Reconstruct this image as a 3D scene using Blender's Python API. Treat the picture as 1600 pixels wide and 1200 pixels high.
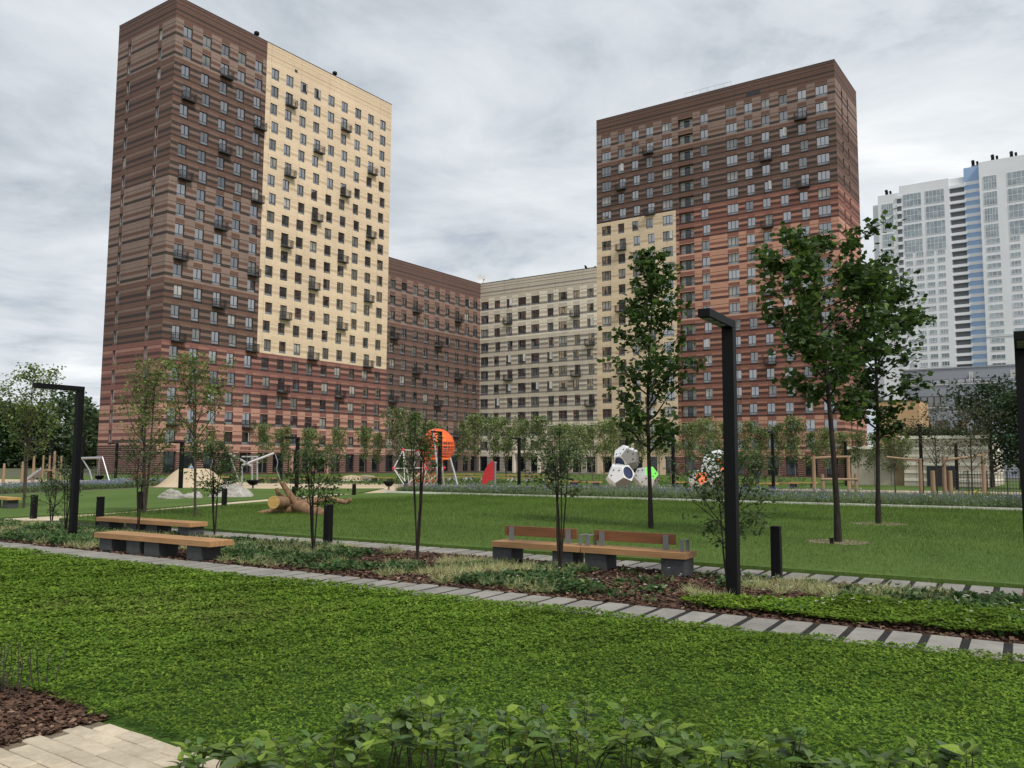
import bpy, bmesh, math, random
import numpy as np
from mathutils import Vector, Matrix
R = math.radians
for o in list(bpy.data.objects): bpy.data.objects.remove(o)
SC = bpy.context.scene
COL = SC.collection

# ------------------------------------------------------------------ camera
EYE, FPX, PIT, ROL, YAW = 2.1, 1315.035, R(5.314), R(0.377), R(35.032)
cam_d = bpy.data.cameras.new('camera'); cam = bpy.data.objects.new('camera', cam_d); COL.objects.link(cam)
cam_d.sensor_width = 36.0; cam_d.lens = 36.0 * FPX / 1600.0; cam_d.clip_start = .1; cam_d.clip_end = 6000
cam.matrix_world = Matrix.Translation((0, 0, EYE)) @ Matrix.Rotation(R(90) + PIT, 4, 'X') @ Matrix.Rotation(ROL, 4, 'Z')
SC.camera = cam
SC.render.resolution_x, SC.render.resolution_y = 1024, 768

# ------------------------------------------------------------------ world, sun, exposure
SUN_EL, SUN_AZ = R(50), R(146)      # azimuth clockwise from +Y
w = bpy.data.worlds.new('World'); SC.world = w; w.use_nodes = True
nt = w.node_tree; nt.nodes.clear()
def wn(t, **k):
    n = nt.nodes.new(t)
    for a, b in k.items(): setattr(n, a, b)
    return n
out = wn('ShaderNodeOutputWorld'); bgc = wn('ShaderNodeBackground'); bgs = wn('ShaderNodeBackground'); mixw = wn('ShaderNodeMixShader')
sky = wn('ShaderNodeTexSky'); sky.sky_type = 'NISHITA'; sky.sun_disc = False
sky.sun_elevation = SUN_EL; sky.sun_rotation = SUN_AZ; sky.altitude = 150; sky.dust_density = 2.5
nt.links.new(sky.outputs[0], bgs.inputs[0]); bgs.inputs[1].default_value = .07
tc = wn('ShaderNodeTexCoord'); sep = wn('ShaderNodeSeparateXYZ'); nt.links.new(tc.outputs['Generated'], sep.inputs[0])
def wmath(op, a, b=None, c=None, clamp=False):
    n = wn('ShaderNodeMath', operation=op); n.use_clamp = clamp
    for i, v in enumerate((a, b, c)):
        if v is None: continue
        if isinstance(v, (int, float)): n.inputs[i].default_value = v
        else: nt.links.new(v, n.inputs[i])
    return n.outputs[0]
zc = wmath('MAXIMUM', sep.outputs[2], 0.0)
den = wmath('ADD', zc, .10)
cx = wmath('DIVIDE', sep.outputs[0], den); cy = wmath('DIVIDE', sep.outputs[1], den)
comb = wn('ShaderNodeCombineXYZ'); nt.links.new(cx, comb.inputs[0]); nt.links.new(cy, comb.inputs[1])
def wnoise(scale, detail, rough, dist, off):
    m = wn('ShaderNodeMapping'); m.inputs['Location'].default_value = off; nt.links.new(comb.outputs[0], m.inputs[0])
    n = wn('ShaderNodeTexNoise'); n.inputs['Scale'].default_value = scale; n.inputs['Detail'].default_value = detail
    n.inputs['Roughness'].default_value = rough; n.inputs['Distortion'].default_value = dist
    nt.links.new(m.outputs[0], n.inputs['Vector']); return n.outputs[0]
n1 = wnoise(.46, 5, .5, .15, (3.1, 1.4, 0)); n2 = wnoise(1.7, 9, .6, .35, (7.7, 2.2, 0))
mixn = wmath('ADD', wmath('MULTIPLY', n1, .52), wmath('MULTIPLY', n2, .48))
ramp = wn('ShaderNodeValToRGB'); nt.links.new(mixn, ramp.inputs[0])
cr = ramp.color_ramp; cr.elements[0].position = .38; cr.elements[0].color = (.41, .455, .51, 1)
cr.elements[1].position = .62; cr.elements[1].color = (.84, .86, .88, 1)
e = cr.elements.new(.47); e.color = (.58, .62, .66, 1)
e = cr.elements.new(.56); e.color = (.71, .745, .775, 1)
nt.links.new(ramp.outputs[0], bgc.inputs[0]); bgc.inputs[1].default_value = .67
mr = wn('ShaderNodeMapRange'); nt.links.new(n2, mr.inputs[0])
mr.inputs[1].default_value = .30; mr.inputs[2].default_value = .42; mr.inputs[3].default_value = .80; mr.inputs[4].default_value = 1.0
nt.links.new(mr.outputs[0], mixw.inputs[0]); nt.links.new(bgs.outputs[0], mixw.inputs[1]); nt.links.new(bgc.outputs[0], mixw.inputs[2])
nt.links.new(mixw.outputs[0], out.inputs[0])
sd = bpy.data.lights.new('sun', 'SUN'); sd.energy = 1.5; sd.angle = R(10); sd.color = (1, .95, .87)
so = bpy.data.objects.new('sun', sd); COL.objects.link(so)
sdir = Vector((math.sin(SUN_AZ) * math.cos(SUN_EL), math.cos(SUN_AZ) * math.cos(SUN_EL), math.sin(SUN_EL)))
so.rotation_euler = sdir.to_track_quat('Z', 'Y').to_euler(); so.location = sdir * 100
vs = SC.view_settings; vs.view_transform = 'Standard'; vs.look = 'None'; vs.gamma = 1.0; vs.exposure = 0.80; vs.use_curve_mapping = False

# ------------------------------------------------------------------ helpers
U = np.array([math.sin(YAW), math.cos(YAW)]); V = np.array([U[1], -U[0]])
CC = np.array([-6.894, 177.912])            # inner corner of the two long facades
def ray(px, py):
    a, b = px - 800, py - 600; cr_, sr = math.cos(ROL), math.sin(ROL)
    uu = cr_ * a + sr * b; vv = -sr * a + cr_ * b
    c, s = math.cos(PIT), math.sin(PIT)
    return Vector((uu, FPX * c + vv * s, FPX * s - vv * c))
def G(px, py, z=0.0):                        # pixel -> point on the horizontal plane z
    r = ray(px, py); t = (z - EYE) / r.z; return Vector((r.x * t, r.y * t, z))
def at(px, py, Y):                           # pixel -> point on the ray at forward distance Y
    r = ray(px, py); t = Y / r.y; return Vector((r.x * t, Y, EYE + r.z * t))
def ground_at(px, Y):                        # a spot on the ground at forward distance Y under column px
    r = ray(px, 735); t = Y / r.y; return Vector((r.x * t, Y, 0))
LV = V + .068 * U; LV = LV / np.linalg.norm(LV); LU = np.array([-LV[1], LV[0]])   # garden grid, turned a little from the houses
def L(s, t, z=0.0): p = s * LV + t * LU; return Vector((p[0], p[1], z))
def toL(p): q = np.array([p[0], p[1]]); return float(q @ LV), float(q @ LU)
LANG = math.atan2(LV[1], LV[0]); VANG = math.atan2(V[1], V[0]); UANG = math.atan2(U[1], U[0])

def srgb(r, g, b):
    f = lambda c: (c / 255 / 12.92) if c / 255 <= .04045 else ((c / 255 + .055) / 1.055) ** 2.4
    return (f(r), f(g), f(b))

MAT = {}
class NB:
    def __init__(s, name):
        s.m = bpy.data.materials.new(name); s.m.use_nodes = True; s.t = s.m.node_tree; s.t.nodes.clear()
        s.o = s.n('ShaderNodeOutputMaterial')
    def n(s, t, **k):
        q = s.t.nodes.new(t)
        for a, b in k.items(): setattr(q, a, b)
        return q
    def l(s, a, b): s.t.links.new(a, b)
    def noise(s, scale, detail=4, rough=.55, stretch=None, coord='Object', dist=0):
        t = s.n('ShaderNodeTexCoord'); n = s.n('ShaderNodeTexNoise')
        n.inputs['Scale'].default_value = scale; n.inputs['Detail'].default_value = detail; n.inputs['Roughness'].default_value = rough
        n.inputs['Distortion'].default_value = dist
        if coord == 'World':
            g = s.n('ShaderNodeNewGeometry'); src = g.outputs['Position']
        else: src = t.outputs[coord]
        if stretch:
            m = s.n('ShaderNodeMapping'); m.inputs['Scale'].default_value = stretch; s.l(src, m.inputs[0]); src = m.outputs[0]
        s.l(src, n.inputs['Vector']); return n.outputs[0]
    def mrange(s, v, a, b, c, d):
        q = s.n('ShaderNodeMapRange'); s.l(v, q.inputs[0])
        for i, x in enumerate((a, b, c, d)): q.inputs[i + 1].default_value = x
        return q.outputs[0]
    def mix(s, f, a, b, mode='MIX'):
        q = s.n('ShaderNodeMix', data_type='RGBA', blend_type=mode)
        for i, x in ((0, f), (6, a), (7, b)):
            if isinstance(x, (int, float)): q.inputs[i].default_value = x
            elif isinstance(x, tuple): q.inputs[i].default_value = (*x[:3], 1)
            else: s.l(x, q.inputs[i])
        return q.outputs[2]
    def scale(s, col, v):
        q = s.n('ShaderNodeVectorMath', operation='SCALE')
        if isinstance(col, tuple): q.inputs[0].default_value = col[:3]
        else: s.l(col, q.inputs[0])
        if isinstance(v, (int, float)): q.inputs['Scale'].default_value = v
        else: s.l(v, q.inputs['Scale'])
        return q.outputs[0]
    def bump(s, h, st, d=.02):
        b = s.n('ShaderNodeBump'); b.inputs['Strength'].default_value = st; b.inputs['Distance'].default_value = d; s.l(h, b.inputs['Height']); return b.outputs[0]
    def attr(s, name='Col'):
        a = s.n('ShaderNodeAttribute'); a.attribute_name = name; return a.outputs['Color']
    def bsdf(s, col, rough=.8, metal=0, spec=.5, nrm=None, **kw):
        p = s.n('ShaderNodeBsdfPrincipled')
        if isinstance(col, tuple): p.inputs['Base Color'].default_value = (*col[:3], 1)
        else: s.l(col, p.inputs['Base Color'])
        if isinstance(rough, (int, float)): p.inputs['Roughness'].default_value = rough
        else: s.l(rough, p.inputs['Roughness'])
        p.inputs['Metallic'].default_value = metal; p.inputs['Specular IOR Level'].default_value = spec
        for k, v in kw.items(): p.inputs[k].default_value = v
        if nrm: s.l(nrm, p.inputs['Normal'])
        s.l(p.outputs[0], s.o.inputs[0]); return p
def simple(name, col, rough=.7, metal=0, var=.12, nscale=3, bump=0, spec=.5, stretch=None, coord='Object'):
    b = NB(name); n = b.noise(nscale, 6, .6, stretch, coord)
    c = b.scale(col, b.mrange(n, .25, .75, 1 - var, 1 + var))
    b.bsdf(c, rough, metal, spec, b.bump(n, bump) if bump else None); MAT[name] = b.m; return b.m
def attr_mat(name, rough=.85, var=.12, nscale=2.0, stretch=(1, 1, 6), bump=0.0, spec=.35):
    b = NB(name); n = b.noise(nscale, 6, .65, stretch); n2 = b.noise(.12, 3, .5)
    c = b.scale(b.attr(), b.mrange(n, .25, .75, 1 - var, 1 + var)); c = b.scale(c, b.mrange(n2, .3, .7, .95, 1.05))
    b.bsdf(c, rough, 0, spec, b.bump(n, bump) if bump else None); MAT[name] = b.m
def leaf_mat(name, transl=.35, rough=.55, spec=.35):
    b = NB(name); c = b.attr()
    p = b.n('ShaderNodeBsdfPrincipled'); b.l(c, p.inputs['Base Color']); p.inputs['Roughness'].default_value = rough; p.inputs['Specular IOR Level'].default_value = spec
    tr = b.n('ShaderNodeBsdfTranslucent'); b.l(b.mix(.5, c, (.30, .42, .05), 'MULTIPLY') if False else c, tr.inputs[0])
    m = b.n('ShaderNodeMixShader'); m.inputs[0].default_value = transl; b.l(p.outputs[0], m.inputs[1]); b.l(tr.outputs[0], m.inputs[2]); b.l(m.outputs[0], b.o.inputs[0]); MAT[name] = b.m

def obj(name, me, mat=None, parent=None, loc=None, rot=None, kind=None):
    o = bpy.data.objects.new(name, me); COL.objects.link(o)
    if parent: o.parent = parent
    if loc is not None: o.location = loc
    if rot is not None: o.rotation_euler = rot
    if kind: o['kind'] = kind
    if mat is not None and me is not None and not me.materials:
        me.materials.append(MAT[mat] if isinstance(mat, str) else mat)
    return o
def empty(name, loc=(0, 0, 0), rz=0):
    o = bpy.data.objects.new(name, None); COL.objects.link(o); o.location = loc; o.rotation_euler = (0, 0, rz); o.empty_display_size = .3; return o
def tag(o, label, cat, group=None):
    o['label'] = label; o['category'] = cat
    if group: o['group'] = group
    return o
class MB:
    """collects faces, then becomes one mesh"""
    def __init__(s): s.v = []; s.f = []; s.c = []; s.mi = []; s.sm = []
    def add(s, vs, fs, col=None, mi=0, smooth=False):
        n = len(s.v); s.v.extend([tuple(x) for x in vs])
        for f in fs: s.f.append([n + i for i in f]); s.c.append(col); s.mi.append(mi); s.sm.append(smooth)
    def quad(s, a, b, c, d, col=None, mi=0): s.add((a, b, c, d), ((0, 1, 2, 3),), col, mi)
    def box(s, x0, x1, y0, y1, z0, z1, col=None, mi=0, M=None):
        vs = [(x, y, z) for z in (z0, z1) for y in (y0, y1) for x in (x0, x1)]
        if M is not None: vs = [tuple(M @ Vector(q)) for q in vs]
        s.add(vs, ((0, 2, 3, 1), (4, 5, 7, 6), (0, 1, 5, 4), (2, 6, 7, 3), (0, 4, 6, 2), (1, 3, 7, 5)), col, mi)
    def tube(s, pts, rad, n=8, col=None, mi=0, cap=True, smooth=True):
        pts = [Vector(p) for p in pts]
        if isinstance(rad, (int, float)): rad = [rad] * len(pts)
        vs = []; ref = None
        for i, p in enumerate(pts):
            d = (pts[min(i + 1, len(pts) - 1)] - pts[max(i - 1, 0)])
            d = d.normalized() if d.length > 1e-9 else Vector((0, 0, 1))
            if ref is None or abs(ref.dot(d)) > .98:
                ref = Vector((1, 0, 0)) if abs(d.x) < .8 else Vector((0, 1, 0))
            a = (ref - d * ref.dot(d)).normalized(); b = d.cross(a); ref = a
            for k in range(n):
                th = 2 * math.pi * k / n; vs.append(p + (a * math.cos(th) + b * math.sin(th)) * rad[i])
        fs = []
        for i in range(len(pts) - 1):
            for k in range(n):
                k2 = (k + 1) % n; fs.append((i * n + k, i * n + k2, (i + 1) * n + k2, (i + 1) * n + k))
        s.add(vs, fs, col, mi, smooth)
        if cap: s.add(vs[:n], (tuple(reversed(range(n))),), col, mi); s.add(vs[-n:], (tuple(range(n)),), col, mi)
    def bar(s, a, b, w, h=None, col=None, mi=0):
        a, b = Vector(a), Vector(b); h = h or w; d = (b - a); Ln = d.length; q = d.to_track_quat('X', 'Z').to_matrix().to_4x4()
        s.box(0, Ln, -w / 2, w / 2, -h / 2, h / 2, col, mi, Matrix.Translation(a) @ q)
    def mesh(s, name='mesh', bevel=0, seg=2):
        me = bpy.data.meshes.new(name); me.from_pydata(s.v, [], s.f)
        if any(c is not None for c in s.c):
            at_ = me.color_attributes.new('Col', 'FLOAT_COLOR', 'CORNER')
            arr = np.ones((len(me.loops), 4), 'f'); k = 0
            for f, c in zip(s.f, s.c):
                c = c or (1, 1, 1); arr[k:k + len(f), :3] = c; k += len(f)
            at_.data.foreach_set('color', arr.ravel())
        me.polygons.foreach_set('material_index', s.mi); me.polygons.foreach_set('use_smooth', s.sm)
        if bevel:
            bm = bmesh.new(); bm.from_mesh(me); bmesh.ops.remove_doubles(bm, verts=bm.verts, dist=1e-5)
            es = [e_ for e_ in bm.edges if len(e_.link_faces) == 2 and e_.calc_face_angle(0) > .5]
            bmesh.ops.bevel(bm, geom=es, offset=bevel, segments=seg, affect='EDGES', profile=.6); bm.to_mesh(me); bm.free()
        me.update(); return me
    def build(s, name, mat=None, parent=None, bevel=0, loc=None, rot=None, kind=None, mats=None):
        me = s.mesh(name, bevel)
        if mats:
            for m in mats: me.materials.append(MAT[m])
        return obj(name, me, mat, parent, loc, rot, kind)
def np_mesh(name, verts, faces, cols=None):
    """verts (N,3), faces (M,k) all with k corners, cols per vertex (N,3)"""
    me = bpy.data.meshes.new(name); M_, k = faces.shape
    me.vertices.add(len(verts)); me.vertices.foreach_set('co', np.ascontiguousarray(verts, 'f').ravel())
    me.loops.add(M_ * k); me.loops.foreach_set('vertex_index', np.ascontiguousarray(faces, 'i').ravel())
    me.polygons.add(M_); me.polygons.foreach_set('loop_start', np.arange(0, M_ * k, k, dtype='i')); me.polygons.foreach_set('loop_total', np.full(M_, k, 'i'))
    if cols is not None:
        a = me.color_attributes.new('Col', 'FLOAT_COLOR', 'POINT'); c4 = np.ones((len(verts), 4), 'f'); c4[:, :3] = cols; a.data.foreach_set('color', c4.ravel())
    me.update(); me.validate(); return me
def copy_tree(o, parent=None):
    c = o.copy(); COL.objects.link(c); c.parent = parent
    for ch in o.children: copy_tree(ch, c)
    return c

def leaf_cloud(rng, P, size, up=.35, template='leaf', cols=None, dirs=None, jit=.35):
    """numpy leaves at points P. size scalar/array. returns verts, faces(tri), per-vertex colours"""
    n = len(P)
    T = {'leaf': (np.array([[0, 0, 0], [.32, .35, .06], [0, 1, -.05], [-.32, .35, .06], [0, .4, -.02]]), np.array([[0, 1, 4], [1, 2, 4], [2, 3, 4], [3, 0, 4]])),
         'maple': (np.array([[0, 0, 0], [.5, .1, .05], [.36, .48, .05], [.52, .75, 0], [0, 1.05, -.1], [-.52, .75, 0], [-.36, .48, .05], [-.5, .1, .05]]),
                   np.array([[0, 1, 2], [0, 2, 4], [2, 3, 4], [0, 4, 6], [4, 5, 6], [0, 6, 7]])),
         'quad': (np.array([[0, 0, 0], [.35, .5, .05], [0, 1, 0], [-.35, .5, .05]]), np.array([[0, 1, 2], [0, 2, 3]])),
         'blade': (np.array([[-.03, 0, 0], [.03, 0, 0], [0, 1, 0]]), np.array([[0, 1, 2]])),
         'tri': (np.array([[-.42, .3, 0], [0, 0, .0], [.42, .3, 0], [.0, 1, .0]]), np.array([[0, 1, 2], [0, 2, 3]]))}[template]
    tv, tf = T
    if dirs is None:
        dirs = rng.normal(size=(n, 3)); dirs[:, 2] = dirs[:, 2] * .6 - .15
    d = dirs / (np.linalg.norm(dirs, axis=1, keepdims=True) + 1e-9)
    nrm = rng.normal(size=(n, 3)) * jit; nrm[:, 2] += up + .3
    x = np.cross(d, nrm); x /= (np.linalg.norm(x, axis=1, keepdims=True) + 1e-9); z = np.cross(x, d)
    sz = (np.ones(n) * size)[:, None] if np.isscalar(size) else np.asarray(size)[:, None]
    k = len(tv)
    verts = P[:, None, :] + sz[:, :, None] * (tv[None, :, 0:1] * x[:, None, :] + tv[None, :, 1:2] * d[:, None, :] + tv[None, :, 2:3] * z[:, None, :])
    faces = (tf[None] + (np.arange(n) * k)[:, None, None]).reshape(-1, 3)
    c = None if cols is None else np.repeat(cols, k, axis=0)
    return verts.reshape(-1, 3), faces, c
def shade_cols(rng, n, base, var=.25, alt=None, p=.2):
    c = np.tile(np.array(base), (n, 1)) * (1 + rng.uniform(-var, var, (n, 1))) * (1 + rng.uniform(-.06, .06, (n, 3)))
    if alt is not None:
        m = rng.random(n) < p; c[m] = np.array(alt) * (1 + rng.uniform(-var, var, (m.sum(), 1)))
    return np.clip(c, 0.002, 1)
def cat(parts):
    V_, F_, C_ = [], [], []; k = 0
    for v, f, c in parts: V_.append(v); F_.append(f + k); C_.append(c); k += len(v)
    return np.concatenate(V_), np.concatenate(F_), np.concatenate(C_)

# ------------------------------------------------------------------ materials
def brick_mat():
    b = NB('brick'); t = b.n('ShaderNodeTexCoord'); sp = b.n('ShaderNodeSeparateXYZ'); b.l(t.outputs['Object'], sp.inputs[0])
    ad = b.n('ShaderNodeMath', operation='ADD'); b.l(sp.outputs[0], ad.inputs[0]); b.l(sp.outputs[1], ad.inputs[1])
    cb = b.n('ShaderNodeCombineXYZ'); b.l(ad.outputs[0], cb.inputs[0]); b.l(sp.outputs[2], cb.inputs[1])
    def br(w, h, mortar, c1, c2, cm):
        q = b.n('ShaderNodeTexBrick'); q.inputs['Scale'].default_value = 1; q.inputs['Brick Width'].default_value = w; q.inputs['Row Height'].default_value = h; q.inputs['Mortar Size'].default_value = mortar
        for k, c in (('Color1', c1), ('Color2', c2), ('Mortar', cm)): q.inputs[k].default_value = (c, c, c, 1)
        b.l(cb.outputs[0], q.inputs['Vector']); return q
    q1 = br(.30, .085, .012, .93, 1.09, .82); q2 = br(6.3, 2.97, .03, 1.0, 1.0, .62); q2.offset = 0
    n = b.noise(1.1, 6, .65, (1, 1, .12)); n2 = b.noise(.09, 4, .55); n3 = b.noise(3.5, 6, .7)
    c = b.mix(1.0, b.attr(), q1.outputs[0], 'MULTIPLY'); c = b.mix(1.0, c, q2.outputs[0], 'MULTIPLY')
    for nn, lo, hi in ((n, .95, 1.04), (n2, .92, 1.08), (n3, .95, 1.05)): c = b.scale(c, b.mrange(nn, .3, .7, lo, hi))
    b.bsdf(c, .88, 0, .3); MAT['brick'] = b.m
brick_mat()
attr_mat('painted', .55, .05, 4, None, 0, .5)
attr_mat('chips', .9, .15, 8, None)
simple('coping', srgb(70, 62, 58), .5, 0, .08); simple('roofing', (.08, .08, .08), .9)
simple('frame_dark', (.022, .025, .03), .45, 0, .1); simple('balcony_metal', (.03, .033, .036), .5, .2, .1)
simple('balcony_shade', (.13, .14, .15), .5, 0, .2, 1.5); simple('frame_white', (.7, .7, .7), .5, 0, .05)
simple('black_metal', (.0035, .0035, .0042), .6, 0, .15, 6, 0, .2); simple('steel', (.5, .5, .52), .38, .8, .06); simple('grey_steel', (.20, .20, .205), .5, .3, .08)
simple('concrete_dark', (.055, .056, .058), .85, 0, .22, 9, .25); simple('white_paint', (.62, .63, .64), .5, 0, .04)
def glass(name, base, spec=1.0, ior=2.0, rough=.03):
    b = NB(name); n = b.noise(.5, 2, .5, None, 'World')
    b.bsdf(b.scale(base, b.mrange(n, .3, .7, .6, 1.4)), rough, 0, spec, b.bump(b.noise(1.3, 2, .4, None, 'World'), .02, .05), **{'IOR': ior}); MAT[name] = b.m
glass('glass', (.012, .016, .02), 1.0, 2.5); glass('glass_curtain', (.15, .15, .14), .9, 1.7); glass('glass_shop', (.008, .012, .016), .7, 1.55); glass('glass_green', (.05, .14, .10), .8, 1.7)
simple('frame_pale', (.45, .44, .42), .5, 0, .05); glass('glass_panel', (.16, .18, .20), .8, 1.7, .12); glass('glass_dim', (.03, .032, .034), .9, 2.1); glass('glass_blind', (.34, .33, .31), .8, 1.6)
glass('glass_pale', (.20, .25, .28), .9, 1.8)
for nm in ('leaf', 'leaf_soft'): leaf_mat(nm, .45 if nm == 'leaf' else .3, .5 if nm == 'leaf' else .7)
leaf_mat('clover', .32, .7, .12)
def bark(name, col, sc=14):
    b = NB(name); n = b.noise(sc, 8, .7, (1, 1, .25)); b.bsdf(b.scale(col, b.mrange(n, .3, .7, .45, 1.45)), .9, 0, .2, b.bump(n, .5, .01)); MAT[name] = b.m
bark('bark', (.075, .06, .048)); bark('bark_dark', (.030, .024, .020)); bark('bark_pale', (.17, .15, .12)); bark('log_wood', (.24, .145, .085), 6)
def wood(name, col, stretch, sc=2.2):
    b = NB(name); n = b.noise(sc, 8, .65, stretch); n2 = b.noise(sc * .3, 3, .5)
    c = b.scale(col, b.mrange(n, .3, .7, .72, 1.2)); c = b.scale(c, b.mrange(n2, .3, .7, .85, 1.12)); b.bsdf(c, .6, 0, .35, b.bump(n, .15, .004)); MAT[name] = b.m
wood('bench_wood', (.40, .22, .098), (.6, 9, 9)); wood('bench_back_wood', (.20, .085, .035), (.6, 9, 9)); wood('timber', (.31, .205, .125), (8, 8, .6)); wood('table_wood', (.50, .31, .10), (1, 8, 8))
def concrete(name, col):
    b = NB(name); n = b.noise(2.2, 8, .65, None, 'World'); n2 = b.noise(22, 4, .6, None, 'World'); oi = b.n('ShaderNodeObjectInfo')
    c = b.scale(col, b.mrange(n, .3, .7, .74, 1.16)); c = b.scale(c, b.mrange(n2, .3, .7, .88, 1.08)); c = b.scale(c, b.mrange(oi.outputs['Random'], 0, 1, .84, 1.1))
    b.bsdf(c, .9, 0, .3, b.bump(n2, .25, .004)); MAT[name] = b.m
concrete('slab_concrete', (.265, .252, .226)); concrete('paver', (.52, .44, .33)); concrete('kerb', (.66, .64, .56))
def ground_mat(name, c1, c2, sc=.35, fine=18, var=.25, rough=.95, bump=.4, stretch=None):
    b = NB(name); n = b.noise(sc, 5, .6, stretch, 'World'); f = b.noise(fine, 6, .7, None, 'World')
    c = b.mix(b.mrange(n, .35, .65, 0, 1), c1, c2); c = b.scale(c, b.mrange(f, .3, .7, 1 - var, 1 + var)); b.bsdf(c, rough, 0, .15, b.bump(f, bump, .03)); MAT[name] = b.m
ground_mat('ground', (.085, .10, .05), (.12, .115, .075), .05, 3)
ground_mat('lawn', (.068, .118, .024), (.094, .148, .034), .22, 14, .32, .95, .6)
ground_mat('clover_soil', (.042, .088, .012), (.055, .105, .016), .6, 16, .4)
ground_mat('gravel_dark', (.022, .022, .022), (.036, .035, .034), 2, 60, .5)
ground_mat('mulch', (.045, .026, .020), (.075, .045, .034), 1.2, 30, .5)
ground_mat('beige_path', (.50, .42, .30), (.56, .48, .36), .6, 30, .12, .9, .1)
ground_mat('play_sand', (.46, .36, .24), (.55, .45, .32), .15, 8, .12, .9, .1)
ground_mat('bed_soil', (.055, .07, .03), (.045, .05, .03), .8, 10, .4)
ground_mat('paver_bed', (.16, .13, .09), (.22, .18, .13), 3, 40, .4)
ground_mat('pit_soil', (.20, .16, .11), (.30, .25, .18), 3, 30, .4)
ground_mat('rock', (.28, .26, .23), (.42, .40, .36), 1.3, 6, .35, .9, .8)
ground_mat('asphalt', (.06, .06, .06), (.085, .085, .085), .1, 12, .2)

# ------------------------------------------------------------------ setting: ground sheets
def sheet(name, pts, z, mat, thick=0):
    m = MB(); n = len(pts); top = [(p[0], p[1], z) for p in pts]
    m.add(top, (tuple(range(n)),))
    if thick:
        bot = [(p[0], p[1], z - thick) for p in pts]
        for i in range(n): m.quad(top[i], bot[i], bot[(i + 1) % n], top[(i + 1) % n])
    me = m.mesh(name)
    bm = bmesh.new(); bm.from_mesh(me); bmesh.ops.recalc_face_normals(bm, faces=bm.faces)
    for f in bm.faces:
        if abs(f.normal.z) > .9 and f.normal.z < 0: f.normal_flip()
    bm.to_mesh(me); bm.free()
    o = obj(name, me, mat); o['kind'] = 'structure'; return o
sheet('ground', [(-2500, -300), (2500, -300), (2500, 4000), (-2500, 4000)], 0, 'ground')
S0, S1 = -34.0, 14.0
sheet('clover_ground', [L(S0, -6), L(S1, -6), L(S1, 10.70), L(S0, 10.70)], .008, 'clover_soil')
path1 = sheet('slab_path', [L(S0, 10.70), L(S1, 10.70), L(S1, 11.72), L(S0, 11.72)], .012, 'gravel_dark')
sheet('planting_bed', [L(-30.5, 11.72), L(S1, 11.72), L(S1, 15.85), L(-30.5, 15.85)], .010, 'mulch')
path2 = sheet('far_slab_path', [L(-30.5, 15.85), L(S1, 15.85), L(S1, 16.85), L(-30.5, 16.85)], .012, 'gravel_dark')
LAWN_Z = .10
def kerbpt(px): return G(px, 770 + (px - 625) * (798 - 770) / (1600 - 625), LAWN_Z)
k0, k1 = kerbpt(612), kerbpt(1600); kd = (k1 - k0).normalized(); k2 = k1 + kd * 35
bL0 = L(-28.2, 16.86); bL1 = G(420, 785.6); bL2 = G(556, 773.5)
sheet('lawn', [bL0, L(S1 + 20, 16.86), k2, k0, bL2, bL1], LAWN_Z, 'lawn', .1)
sheet('garden_path', [G(-260, 822), G(-260, 832), L(-30.5, 15.0), L(-28.3, 16.9), bL1 + Vector((-.05, 0, 0)), bL2, k0, k0 + Vector((-2.2, 0, 0)), bL2 + Vector((-1.9, .4, 0)), bL1 + Vector((-1.8, .3, 0)), G(200, 800.2), G(110, 806), G(0, 811.5)], .016, 'beige_path')
sheet('left_lawn', [G(-260, 819), G(0, 810.8), G(110, 805.4), G(200, 799.8), bL1 + Vector((-1.9, .3, 0)), bL2 + Vector((-2.0, .4, 0)), k0 + Vector((-2.3, 0, 0)), G(600, 764), G(415, 764.5), G(230, 763), G(0, 775), G(-260, 790)], .05, 'lawn', .05)
sheet('playground_floor', [G(-300, 772), G(0, 762), G(230, 761), G(415, 764.4), G(600, 763.8), k0 + Vector((-2, 1, 0)), k0 + Vector((1, .6, 0)), ground_at(900, 60), ground_at(1700, 52), ground_at(1700, 66), ground_at(900, 76), ground_at(500, 80), ground_at(-100, 90)], .006, 'play_sand')
sheet('far_lawn', [ground_at(-60, 92), ground_at(500, 81), ground_at(900, 77), ground_at(1750, 67), ground_at(1700, 105), ground_at(1000, 150), ground_at(700, 160), ground_at(200, 118)], .004, 'lawn')
m = MB(); a, b = k0 + Vector((-.6, .02, 0)), k2; d = (b - a).normalized(); nrm = Vector((-d.y, d.x, 0))
M_ = Matrix.Translation((a.x, a.y, 0)) @ Matrix.Rotation(math.atan2(d.y, d.x), 4, 'Z')
m.box(0, (b - a).length, .01, .18, 0, .21, None, 0, M_); kerb = m.build('kerb', 'kerb'); kerb['kind'] = 'structure'

# paths: every concrete slab is a piece of its own
rng = random.Random(4)
sm = MB(); sm.box(-.168, .168, -.49, .49, 0, .055); slab_me = sm.mesh('slab', .008, 1)
s = -25.5
i = 0
while s < 6.5:
    for par, t in ((path1, 11.21), (path2, 16.35)):
        if par is path2 and s < -23.5: continue
        p = L(s + (.2 if par is path2 else 0), t + rng.uniform(-.012, .012), -.024 + rng.uniform(-.004, .004))
        o = obj('slab', slab_me, 'slab_concrete', par, p, (rng.uniform(-.006, .006), rng.uniform(-.006, .006), LANG + rng.uniform(-.008, .008)))
    s += .432
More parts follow.
